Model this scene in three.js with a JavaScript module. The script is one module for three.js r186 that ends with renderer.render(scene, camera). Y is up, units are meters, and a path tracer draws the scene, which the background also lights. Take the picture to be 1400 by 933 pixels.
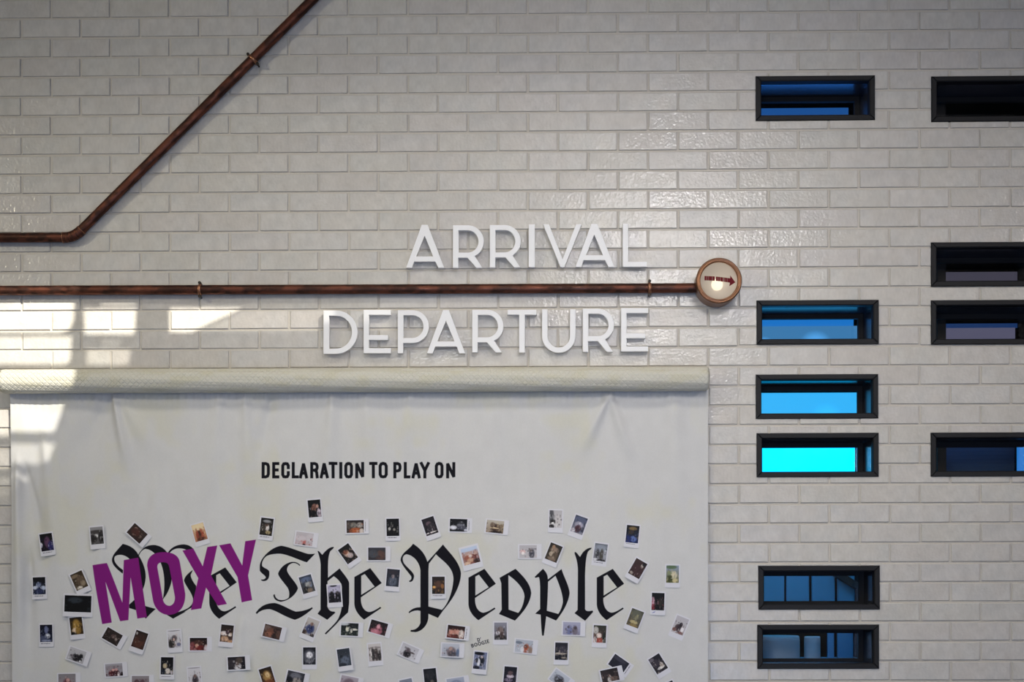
import * as THREE from 'three';
import { RectAreaLightUniformsLib } from 'three/addons/lights/RectAreaLightUniformsLib.js';
import { mergeGeometries } from 'three/addons/utils/BufferGeometryUtils.js';
import { RoundedBoxGeometry } from 'three/addons/geometries/RoundedBoxGeometry.js';

// ------------------------------------------------------------------ camera, sky, sun, large lights, exposure
RectAreaLightUniformsLib.init();
const scene = new THREE.Scene();
const EYE = 1.6, DIST = 4.6, FOCAL = 1854.8, LENS_Y = 805;          // focal length in pixels of a 1400 x 933 picture, row of the lens axis
const camera = new THREE.PerspectiveCamera(2 * Math.atan(466.5 / FOCAL) * 180 / Math.PI, 1400 / 933, 0.05, 60);
camera.position.set(0, EYE, DIST);
camera.rotation.set(0, 0.01664, -0.00207, 'YXZ');
camera.setViewOffset(1400, 933, 0, -(LENS_Y - 466.5), 1400, 933);
camera.updateMatrixWorld(true);

scene.background = new THREE.Color(0.55, 0.68, 0.9);
scene.backgroundIntensity = 1.6;
const renderer = new THREE.WebGLRenderer({ antialias: true });
renderer.toneMapping = THREE.LinearToneMapping;
renderer.toneMappingExposure = 1.0;
renderer.shadowMap.enabled = true;

const CEIL = 4.5;                                                   // ceiling height
const SUN_DIR = new THREE.Vector3(0.75, 0.72, 1).normalize();       // from the wall towards the sun
const sun = new THREE.DirectionalLight(new THREE.Color(1, 0.95, 0.83), 8.5);
sun.position.copy(SUN_DIR).multiplyScalar(12).add(new THREE.Vector3(-1.5, 2.4, 0));
sun.target.position.set(-1.5, 2.4, 0);
sun.castShadow = true; sun.shadow.radius = 0.5; sun.shadow.mapSize.set(4096, 4096);
Object.assign(sun.shadow.camera, { left: -2.5, right: 2.5, top: 2.5, bottom: -2.5, near: 0.5, far: 20 });
scene.add(sun, sun.target);

function areaLight(name, color, power, w, h, p, target) {
  const l = new THREE.RectAreaLight(color, power, w, h);
  l.name = name; l.position.set(...p); l.lookAt(...target); scene.add(l); return l;
}
areaLight('rear_window_daylight', new THREE.Color(1, 0.93, 0.84), 2.7, 1.5, 1.1, [0.85, 3.88, 5.26], [0.85, 3.88, 0]);
areaLight('added_blue_light', new THREE.Color(0.3, 0.5, 1), 4.2, 1.7, 1.5, [0.5, 0.85, 5.26], [0.5, 0.85, 0]);  // added blue source low behind the camera, tints the lower wall
areaLight('added_ceiling_glow', new THREE.Color(1, 0.925, 0.76), 8.2, 3.0, 0.9, [-0.35, CEIL - 0.27, 2.0], [-0.35, CEIL - 0.27 - 0.92, 2.39]);  // added overhead source, tilted so the wall darkens towards its top
const SPOTS = [  // added spotlights: their cones brighten the wall and let its corners fall off
  { p: [-4.7, 4.1, 4.0], t: [-0.2, 2.2, 0], c: [1, 0.925, 0.7], i: 25, a: 0.42, r: 12 },
  { p: [4.3, 4.0, 4.2], t: [0.65, 1.9, 0], c: [1, 0.9, 0.82], i: 15.5, a: 0.36, r: 5 },
  { p: [0.95, 3.86, 4.7], t: [0.3, 2.4, 0], c: [1, 0.97, 0.98], i: 11, a: 0.34, r: 16 },
  { p: [-0.5, 2.5, 5.1], t: [-0.1, 2.05, 0], c: [0.95, 0.975, 1], i: 8.5, a: 0.46, r: 8 },
];
for (const s of SPOTS) {
  const l = new THREE.SpotLight(new THREE.Color(...s.c), s.i, 0, s.a, 1, 2);
  l.position.set(...s.p); l.target.position.set(...s.t); l.castShadow = true; l.shadow.radius = s.r; l.shadow.mapSize.set(2048, 2048); l.shadow.bias = -0.0005;
  scene.add(l, l.target);
}

// ------------------------------------------------------------------ helpers
let seed = 12345;
const rnd = () => { seed = (seed * 1664525 + 1013904223) >>> 0; return seed / 4294967296; };
const rr = (a, b) => a + (b - a) * rnd();
const V3 = (x, y, z) => new THREE.Vector3(x, y, z);
// measured place: picture position (pixels) on the plane z, in metres
const CAM_Q = camera.quaternion.clone();
function at(px, py, z = 0) {
  const d = V3((px - 700) / FOCAL, -(py - LENS_Y) / FOCAL, -1).applyQuaternion(CAM_Q);
  const t = (z - DIST) / d.z;
  return V3(d.x * t, EYE + d.y * t, z);
}
function toPx(p) {
  const q = p.clone().sub(camera.position).applyQuaternion(CAM_Q.clone().invert());
  return [700 + FOCAL * q.x / -q.z, LENS_Y - FOCAL * q.y / -q.z];
}
const MM = 0.00248;                                                 // metres per picture pixel on the wall
const taken = new Map();
function numbered(name) { const n = taken.get(name) ?? 0; taken.set(name, n + 1); return n ? `${name}_${String(n).padStart(3, '0')}` : name; }
function shade(o) { o.traverse((m) => { if (m.isMesh) { m.castShadow = true; m.receiveShadow = true; } }); return o; }
function mesh(name, geo, mat, parent) {
  const m = new THREE.Mesh(geo, mat); m.name = numbered(name); m.castShadow = m.receiveShadow = true;
  if (parent) parent.add(m); return m;
}
function thing(name, label, category, pos, group) {
  const g = new THREE.Group(); g.name = numbered(name); g.position.copy(pos); scene.add(g);
  g.userData = { label, category }; if (group) g.userData.group = group;
  return g;
}
function structure(o) { o.userData.kind = 'structure'; scene.add(o); return o; }
const std = (o) => new THREE.MeshStandardMaterial(o);
const phys = (o) => new THREE.MeshPhysicalMaterial(o);
const lin = (r, g, b) => new THREE.Color().setRGB(r, g, b);
function box(w, h, d, x = 0, y = 0, z = 0, r = 0) {
  const g = r ? new RoundedBoxGeometry(w, h, d, 2, r) : new THREE.BoxGeometry(w, h, d);
  return g.translate(x, y, z);
}
function canvas(w, h) { const c = document.createElement('canvas'); c.width = w; c.height = h; return [c, c.getContext('2d')]; }
function tex(c, srgb = true, repeat = false) {
  const t = new THREE.CanvasTexture(c); if (srgb) t.colorSpace = THREE.SRGBColorSpace;
  if (repeat) t.wrapS = t.wrapT = THREE.RepeatWrapping;
  return t;
}
// tileable value noise, 0..1
function noiseGrid(n, seedValue) { let s = seedValue; const a = new Float32Array(n * n); for (let i = 0; i < n * n; i++) { s = (s * 1664525 + 1013904223) >>> 0; a[i] = s / 4294967296; } return a; }
function noiseAt(g, n, x, y) {
  const xi = Math.floor(x), yi = Math.floor(y), fx = x - xi, fy = y - yi, sx = fx * fx * (3 - 2 * fx), sy = fy * fy * (3 - 2 * fy);
  const v = (i, j) => g[(((j % n) + n) % n) * n + (((i % n) + n) % n)];
  return (v(xi, yi) * (1 - sx) + v(xi + 1, yi) * sx) * (1 - sy) + (v(xi, yi + 1) * (1 - sx) + v(xi + 1, yi + 1) * sx) * sy;
}
function dataTex(size, f, srgb) {
  const d = new Uint8Array(size * size * 4);
  for (let y = 0; y < size; y++) for (let x = 0; x < size; x++) { const c = f(x / size, y / size), i = (y * size + x) * 4; d[i] = c[0]; d[i + 1] = c[1]; d[i + 2] = c[2]; d[i + 3] = 255; }
  const t = new THREE.DataTexture(d, size, size, THREE.RGBAFormat); t.wrapS = t.wrapT = THREE.RepeatWrapping; t.magFilter = THREE.LinearFilter; t.minFilter = THREE.LinearMipmapLinearFilter; t.generateMipmaps = true;
  if (srgb) t.colorSpace = THREE.SRGBColorSpace; t.needsUpdate = true; return t;
}
const N8 = noiseGrid(8, 3), N16 = noiseGrid(16, 7), N32 = noiseGrid(32, 11), N64 = noiseGrid(64, 19), N128 = noiseGrid(128, 23);

// ------------------------------------------------------------------ materials
const T = 0.4;                                                      // metres per texture tile on the bricks
const glazeBump = dataTex(512, (u, v) => {
  const h = 0.5 * noiseAt(N64, 64, u * 64, v * 64) + 0.25 * noiseAt(N128, 128, u * 128, v * 128) + 0.25 * noiseAt(N32, 32, u * 32, v * 16);
  const k = Math.round(255 * h); return [k, k, k];
});
const glazeTone = dataTex(256, (u, v) => {
  const n = 0.6 * noiseAt(N16, 16, u * 16, v * 16) + 0.4 * noiseAt(N64, 64, u * 64, v * 32), k = 244 + 11 * (n - 0.5) * 2;
  const p = noiseAt(N8, 8, u * 8 + 3, v * 8), w = 3.5 * (p - 0.5);
  return [Math.min(255, k + w), Math.min(255, k), Math.min(255, k - w)];
}, true);
for (const t of [glazeBump, glazeTone]) t.repeat.set(1 / T, 1 / T);
const BRICK_TONES = [[0.61, 0.58, 0.538], [0.617, 0.59, 0.545], [0.607, 0.575, 0.537], [0.614, 0.584, 0.545], [0.604, 0.578, 0.533], [0.61, 0.577, 0.543], [0.62, 0.592, 0.55], [0.606, 0.58, 0.545]];
const brickMats = BRICK_TONES.map((c, i) => phys({ color: lin(...c), map: glazeTone, bumpMap: glazeBump, bumpScale: 0.0009, roughness: [0.2, 0.24, 0.18, 0.28, 0.22, 0.24, 0.2, 0.3][i], specularIntensity: 1 }));
const mortarMat = std({ color: lin(0.545, 0.505, 0.445), roughness: 0.9, bumpMap: glazeBump, bumpScale: 0.001 });
const copperTone = dataTex(256, (u, v) => {
  const n = 0.5 * noiseAt(N16, 16, u * 16, v * 16) + 0.35 * noiseAt(N32, 32, u * 32, v * 32) + 0.15 * noiseAt(N128, 128, u * 128, v * 128);
  const k = THREE.MathUtils.smoothstep(n, 0.3, 0.68);
  return [60 + 42 * k, 38 + 22 * k, 31 + 15 * k];
}, true);
copperTone.repeat.set(1.6, 0.25);
const copperRough = dataTex(128, (u, v) => { const n = noiseAt(N32, 32, u * 32, v * 32), k = 90 + 100 * n; return [k, k, k]; });
copperRough.repeat.set(2, 0.25);
const copper = std({ color: 0xffffff, map: copperTone, metalness: 0.75, roughness: 0.9, roughnessMap: copperRough });
const copperBright = std({ color: lin(0.3, 0.14, 0.08), metalness: 0.85, roughness: 0.4 });
const darkSteel = std({ color: lin(0.03, 0.024, 0.02), metalness: 0.6, roughness: 0.5 });
const letterMat = std({ color: lin(0.82, 0.815, 0.825), roughness: 0.42 });
const frameMat = phys({ color: lin(0.009, 0.009, 0.011), roughness: 0.6, specularIntensity: 0.6 });
const linerMat = std({ color: lin(0.03, 0.033, 0.045), roughness: 0.22 });
const paneMat = phys({ color: 0xffffff, transmission: 1, thickness: 0, roughness: 0.02, ior: 1.45 });
const roomWall = std({ color: lin(0.5, 0.48, 0.45), roughness: 0.9 });
const roomFloor = std({ color: lin(0.2, 0.22, 0.27), roughness: 0.7 });
const roomCeil = std({ color: lin(0.62, 0.61, 0.6), roughness: 0.95 });
const blackMat = std({ color: lin(0.006, 0.006, 0.008), roughness: 0.8 });

// ------------------------------------------------------------------ windows: outer corners in the picture, and what is behind each
const WINDOWS = [
  [1033.2, 104.8, 1196, 164.2], [1034.5, 411.4, 1201.2, 470.6], [1033.5, 512.8, 1200.5, 572.3], [1034.5, 593, 1201, 652.2], [1037, 774.3, 1202.6, 833.6], [1035.5, 855, 1201.5, 914.7],
  [1273.2, 105, 1440, 165.6], [1272.8, 332, 1440, 391], [1272.8, 411.2, 1440, 470.6], [1272.6, 592.2, 1440, 651.4],
].map(([a, b, c, d]) => { const p = at(a, b), q = at(c, d); return { x0: p.x, x1: q.x, y0: q.y, y1: p.y }; });
const WALL_L = -5, WALL_R = 5, REAR_Z = 5.4, WALL_T = 0.15;

function rectShape(x0, y0, x1, y1) { const s = new THREE.Shape(); s.moveTo(x0, y0); s.lineTo(x1, y0); s.lineTo(x1, y1); s.lineTo(x0, y1); s.closePath(); return s; }
function rectHole(x0, y0, x1, y1) { const s = new THREE.Path(); s.moveTo(x0, y0); s.lineTo(x0, y1); s.lineTo(x1, y1); s.lineTo(x1, y0); s.closePath(); return s; }

// ------------------------------------------------------------------ the brick wall
const wallBack = structure(new THREE.Group()); wallBack.name = numbered('wall_back');
{
  const s = rectShape(WALL_L, 0, WALL_R, CEIL);
  for (const w of WINDOWS) s.holes.push(rectHole(w.x0, w.y0, w.x1, w.y1));
  const g = new THREE.ExtrudeGeometry(s, { depth: WALL_T, bevelEnabled: false }).translate(0, 0, -WALL_T - 0.0045);
  mesh('mortar', g, mortarMat, wallBack);
}
const BW = 0.2032, BH = 0.066547, BX0 = -1.64542, BY0 = EYE + 2.01436, JOINT = 0.0072, BEV = 0.0016;
function brickGeo(points, u, v) {
  const s = new THREE.Shape(points.map(([x, y]) => new THREE.Vector2(x, y)));
  const g = new THREE.ExtrudeGeometry(s, { depth: 0.02, bevelEnabled: true, bevelThickness: BEV, bevelSize: BEV, bevelOffset: -BEV, bevelSegments: 1, curveSegments: 1 }).translate(0, 0, -0.02 - BEV);
  const a = g.attributes.uv; for (let i = 0; i < a.count; i++) a.setXY(i, a.getX(i) + u, a.getY(i) + v);
  return g;
}
const FULL_W = BW - JOINT, FULL_H = BH - JOINT;
const rectPoints = (x0, y0, x1, y1) => [[x0, y0], [x1, y0], [x1, y1], [x0, y1]];
const fullGeos = Array.from({ length: 8 }, (_, i) => brickGeo(rectPoints(-FULL_W / 2, -FULL_H / 2, FULL_W / 2, FULL_H / 2), i * 0.137, i * 0.291));
const bricks = [];
for (let k = -12; k < 52; k++) for (let m = -20; m < 36; m++) {
  const odd = ((k % 2) + 2) % 2 === 1, y1 = BY0 - (k - 1) * BH - JOINT / 2, y0 = BY0 - k * BH + JOINT / 2;
  let x0 = BX0 + (m + (odd ? 0 : 0.5)) * BW + JOINT / 2, x1 = x0 + FULL_W;
  if (x0 < WALL_L + 0.004 || x1 > WALL_R - 0.004 || y0 < 0.004 || y1 > CEIL - 0.004) continue;
  const cuts = WINDOWS.filter((w) => w.x0 < x1 && w.x1 > x0 && w.y0 < y1 && w.y1 > y0);
  const cx = (x0 + x1) / 2, cy = (y0 + y1) / 2;
  let points = null, pieces = null;
  if (cuts.length) {
    let rects = [[x0, y0, x1, y1]];
    for (const w of cuts) {
      const next = [];
      for (const [a, b, c, d] of rects) {
        if (w.x1 <= a || w.x0 >= c || w.y1 <= b || w.y0 >= d) { next.push([a, b, c, d]); continue; }
        const lo = Math.max(b, w.y0), hi = Math.min(d, w.y1);
        if (d > hi) next.push([a, hi, c, d]);
        if (lo > b) next.push([a, b, c, lo]);
        if (w.x0 > a) next.push([a, lo, w.x0, hi]);
        if (c > w.x1) next.push([w.x1, lo, c, hi]);
      }
      rects = next;
    }
    rects = rects.filter(([a, b, c, d]) => c - a > 0.006 && d - b > 0.006);
    if (!rects.length) continue;
    if (rects.length === 2 && cuts.length === 1) {                  // a corner is cut out: one L-shaped piece
      const w = cuts[0], left = w.x0 > x0, top = w.y1 < y1, xc = left ? w.x0 : w.x1, yc = top ? w.y1 : w.y0;
      const P = [[x0, y0], [x1, y0], [x1, y1], [x0, y1]], gone = top ? (left ? 1 : 0) : (left ? 2 : 3), out = [];
      P.forEach((p, i) => {
        if (i !== gone) return out.push(p);
        if (i === 0) out.push([x0, yc], [xc, yc], [xc, y0]);
        if (i === 1) out.push([xc, y0], [xc, yc], [x1, yc]);
        if (i === 2) out.push([x1, yc], [xc, yc], [xc, y1]);
        if (i === 3) out.push([xc, y1], [xc, yc], [x0, yc]);
      });
      points = out.map(([x, y]) => [x - cx, y - cy]);
    } else pieces = rects.map(([a, b, c, d]) => rectPoints(a - cx, b - cy, c - cx, d - cy));
  }
  let seen = 0;                                                     // how much of it the photograph shows
  for (let i = 0; i < 9; i++) for (let j = 0; j < 4; j++) {
    const X = x0 + (i + 0.5) / 9 * FULL_W, Y = y0 + (j + 0.5) / 4 * FULL_H;
    if (cuts.some((w) => X > w.x0 && X < w.x1 && Y > w.y0 && Y < w.y1)) continue;
    const [px, py] = toPx(V3(X, Y, 0));
    if (px < 0 || px > 1400 || py < 0 || py > 933 || (py > 504 && px > 15 && px < 967)) continue;
    if ((py > 388 && py < 404 && px < 945) || Math.hypot(px - 983, py - 385) < 34) continue;
    seen++;
  }
  bricks.push({ cx, cy, points, pieces, seen, order: bricks.length });
}
bricks.sort((a, b) => b.seen - a.seen || a.order - b.order);
{
  const rest = [], q = new THREE.Quaternion(), e = new THREE.Euler(), M = new THREE.Matrix4(), one = V3(1, 1, 1);
  const restMats = [];
  bricks.forEach((b, i) => {
    const mat = Math.floor(rnd() * brickMats.length), v = Math.floor(rnd() * fullGeos.length);
    const p = V3(b.cx + (b.points || b.pieces ? 0 : rr(-0.0012, 0.0012)), b.cy + (b.points || b.pieces ? 0 : rr(-0.0006, 0.0006)), rr(-0.0006, 0.0006));
    e.set(rr(-1, 1) * 0.014, rr(-1, 1) * 0.007, b.points || b.pieces ? 0 : rr(-1, 1) * 0.002); q.setFromEuler(e);
    let g = fullGeos[v];
    if (b.points) g = brickGeo(b.points, v * 0.137, v * 0.291);
    if (b.pieces) g = mergeGeometries(b.pieces.map((pts) => brickGeo(pts, v * 0.137, v * 0.291)));
    if (i < 300) { const m = mesh('brick', g, brickMats[mat], wallBack); m.position.copy(p); m.quaternion.copy(q); } else { rest.push([g, M.compose(p, q, one).clone()]); restMats.push(mat); }
  });
  brickMats.forEach((mat, k) => {
    const list = rest.filter((_, i) => restMats[i] === k).map(([g, m]) => g.clone().applyMatrix4(m));
    if (list.length) { const m = mesh('brickwork', mergeGeometries(list), mat, wallBack); m.userData.kind = 'stuff'; }
  });
}

// ------------------------------------------------------------------ the rest of the room shell
const room = (name, geo, mat) => structure(mesh(name, geo, mat));
room('floor', box(10.4, 0.2, 7.3, 0, -0.1, 2.3), roomFloor);
room('wall_left', box(0.2, CEIL, REAR_Z + 0.3, WALL_L - 0.1, CEIL / 2, REAR_Z / 2), roomWall);
room('wall_right', box(0.2, CEIL, REAR_Z + 0.3, WALL_R + 0.1, CEIL / 2, REAR_Z / 2), roomWall);
{
  const s = rectShape(-5.2, 0, 5.2, CEIL); s.holes.push(rectHole(0.1, 3.33, 1.6, 4.43)); s.holes.push(rectHole(-0.4, 0.02, 1.4, 1.66));
  room('wall_rear', new THREE.ExtrudeGeometry(s, { depth: 0.2, bevelEnabled: false }).translate(0, 0, REAR_Z), roomWall);
  const w = new THREE.Group(); w.name = numbered('window_11'); structure(w);
  const f = rectShape(0.1, 3.33, 1.6, 4.43); f.holes.push(rectHole(0.14, 3.37, 1.56, 4.39));
  mesh('window_frame', new THREE.ExtrudeGeometry(f, { depth: 0.06, bevelEnabled: false }).translate(0, 0, REAR_Z + 0.02), frameMat, w);
  mesh('pane', new THREE.PlaneGeometry(1.42, 1.02).translate(0.85, 3.88, REAR_Z + 0.05), paneMat, w);
  const dr = new THREE.Group(); dr.name = numbered('added_door_1'); structure(dr);  // glazed doors added to carry the blue light
  const df = rectShape(-0.4, 0.02, 1.4, 1.66); df.holes.push(rectHole(-0.35, 0.08, 0.47, 1.61), rectHole(0.53, 0.08, 1.35, 1.61));
  mesh('added_door_frame', new THREE.ExtrudeGeometry(df, { depth: 0.06, bevelEnabled: false }).translate(0, 0, REAR_Z + 0.02), frameMat, dr);
  for (const x of [0.06, 0.94]) mesh('pane', new THREE.PlaneGeometry(0.82, 1.53).translate(x, 0.845, REAR_Z + 0.05), paneMat, dr);
}
// ceiling with an added sun mask: its slots are shaped to throw the sun patches
const ceiling = new THREE.Group(); ceiling.name = numbered('ceiling'); structure(ceiling);
{
  const hole = [0.1, 2.0, 2.35, 4.2];                               // x0, z0, x1, z1
  const s = rectShape(-5.2, -5.7, 5.2, 0.3); s.holes.push(rectHole(hole[0], -hole[3], hole[2], -hole[1]));
  mesh('ceiling_slab', new THREE.ExtrudeGeometry(s, { depth: 0.12, bevelEnabled: false }).rotateX(-Math.PI / 2).translate(0, CEIL, 0), roomCeil, ceiling);
  const Y = CEIL + 0.13, drop = (px, py) => { const p = at(px, py), t = (Y - p.y) / SUN_DIR.y; return new THREE.Vector2(p.x + SUN_DIR.x * t, -SUN_DIR.z * t); };
  const slots = [
    [[-70, 402], [101, 402], [101, 436], [96, 450], [84, 455], [-70, 455]], [[-70, 459], [98, 459], [96, 494], [90, 498], [-70, 498]],
    [[-70, 505], [97, 505], [84, 560], [72, 596], [-70, 596]], [[-70, 611], [74, 611], [62, 640], [-70, 640]], [[-70, 653], [44, 653], [34, 662], [-70, 662]], [[-70, 668], [20, 668], [20, 675], [-70, 675]],
    [[138, 407], [186, 407], [186, 420], [138, 420]], [[115, 421.5], [186, 421.5], [184, 457], [116, 457]], [[118, 476], [178, 476], [176, 499], [119, 499]], [[138, 462], [166, 462], [165, 475], [138, 475]],
    [[232, 420], [335, 420], [264, 454], [233, 454]], [[337, 421.5], [450, 422], [450, 452], [267, 453]], [[480, 423], [537, 423], [533, 452], [480, 452]],
  ].map((a) => a.map(([x, y]) => drop(x, y)));
  const p = rectShape(hole[0] - 0.1, -hole[3] - 0.1, hole[2] + 0.1, -hole[1] + 0.1);
  for (const a of slots) p.holes.push(new THREE.Path(a));
  mesh('sun_mask_panel', new THREE.ExtrudeGeometry(p, { depth: 0.004, bevelEnabled: false }).rotateX(-Math.PI / 2).translate(0, Y - 0.004, 0), roomCeil, ceiling);
  const tint = (c) => phys({ color: lin(c, c, c), transmission: 1, thickness: 0, roughness: 0.02 });
  const tints = [[1, 0.95], [4, 0.22], [5, 0.12], [3, 0.42], [2, 0.8], [6, 0.34], [8, 0.5], [9, 0.16], [11, 0.26], [12, 0.14]];  // panes added to dim the sun in the fainter patches
  const grow = (a) => { const c = a.reduce((p, q) => p.add(q), new THREE.Vector2()).multiplyScalar(1 / a.length); return a.map((q) => q.clone().add(q.clone().sub(c).normalize().multiplyScalar(0.008))); };
  for (const [i, c] of tints) mesh('sun_mask_pane', new THREE.ShapeGeometry(new THREE.Shape(grow(slots[i]))).rotateX(-Math.PI / 2).translate(0, Y + 0.0012, 0), tint(c), ceiling);
  mesh('ceiling_kerb', box(2.6, 0.13, 0.04, (hole[0] + hole[2]) / 2, CEIL + 0.185, hole[1] - 0.08), roomCeil, ceiling);
}
// added lamps outside the picture, shaping the light on the wall
{
  const t = thing('added_ceiling_light', 'added wide white light panel tilted under the ceiling to light the brick wall', 'light', V3(-0.35, CEIL - 0.225, 1.983));
  t.rotation.x = -0.401;
  mesh('housing', box(3.1, 0.06, 1.0, 0, 0, 0, 0.01), roomCeil, t);
  mesh('diffuser', box(3.0, 0.004, 0.9, 0, -0.031, 0), std({ color: 0xffffff, emissive: lin(1, 0.96, 0.9), emissiveIntensity: 0.12, roughness: 0.6 }), t);
  SPOTS.forEach((s, i) => {
    const k = thing('added_spotlight', ['added black spotlight by the left wall', 'added black spotlight by the right wall', 'added black spotlight near the rear window', 'added black fill spotlight hung low behind the camera'][i], 'spotlight', V3(...s.p), 'added spotlights');
    const q = new THREE.Quaternion().setFromUnitVectors(V3(0, 0, 1), V3(...s.t).sub(V3(...s.p)).normalize());
    const b = mesh('housing', new THREE.LatheGeometry([[0, -0.2], [0.05, -0.2], [0.06, -0.18], [0.06, -0.02], [0.052, -0.02], [0.05, -0.06], [0, -0.07]].map((p) => new THREE.Vector2(...p)), 24).rotateX(Math.PI / 2), blackMat, k);
    b.quaternion.copy(q);
    const f = mesh('lamp_face', new THREE.CircleGeometry(0.048, 24).translate(0, 0, -0.045), std({ color: 0xffffff, emissive: lin(1, 0.95, 0.88), emissiveIntensity: 1.5 }), k); f.quaternion.copy(q);
    mesh('stem', new THREE.CylinderGeometry(0.008, 0.008, CEIL - s.p[1], 10).translate(0, (CEIL - s.p[1]) / 2, 0.1), blackMat, k);
  });
}

// ------------------------------------------------------------------ windows in the wall
const FW = 7.2 * MM, FRONT = 0.006, RW = 6 * MM;
WINDOWS.forEach((w, i) => {
  const g = new THREE.Group(); g.name = numbered('window_' + (i + 1)); structure(g);
  const cx = (w.x0 + w.x1) / 2, cy = (w.y0 + w.y1) / 2, W = w.x1 - w.x0, H = w.y1 - w.y0; g.position.set(cx, cy, 0);
  const bar = (pts) => {                                            // a mitred frame bar
    const s = new THREE.Shape(pts.map(([x, y]) => new THREE.Vector2(x, y)));
    return new THREE.ExtrudeGeometry(s, { depth: 0.03, bevelEnabled: true, bevelThickness: 0.003, bevelSize: 0.003, bevelOffset: -0.003, bevelSegments: 1 }).translate(0, 0, FRONT - 0.033);
  };
  const a = W / 2, b = H / 2, c = a - FW, d = b - FW;
  for (const pts of [[[-a, b], [-c, d], [c, d], [a, b]], [[-a, -b], [a, -b], [c, -d], [-c, -d]], [[-a, -b], [-c, -d], [-c, d], [-a, b]], [[a, -b], [a, b], [c, d], [c, -d]]]) mesh('frame_bar', bar(pts), frameMat, g);
  const D = WALL_T, z = -0.02 - D / 2, th = 0.012;
  mesh('reveal_board', box(2 * a, th, D, 0, d + th / 2 + 0.001, z), linerMat, g);
  mesh('reveal_board', box(2 * a, th, D, 0, -d - th / 2 - 0.001, z), linerMat, g);
  mesh('reveal_board', box(th, 2 * d, D, -c - th / 2 - 0.001, 0, z), linerMat, g);
  mesh('reveal_board', box(th, 2 * d, D, c + th / 2 + 0.001, 0, z), linerMat, g);
  const zr = -0.02 - D + 0.004;
  const back = rectShape(-c - 0.002, -d - 0.002, c + 0.002, d + 0.002); back.holes.push(rectHole(-c + RW, -d + RW * 0.6, c - RW, d - RW));
  mesh('rear_frame', new THREE.ExtrudeGeometry(back, { depth: 0.018, bevelEnabled: false }).translate(0, 0, zr), blackMat, g);
  mesh('pane', new THREE.PlaneGeometry(2 * c - 2 * RW + 0.004, 2 * d - RW * 1.6 + 0.004).translate(0, -RW * 0.2, zr + 0.009), paneMat, g);
});

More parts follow.
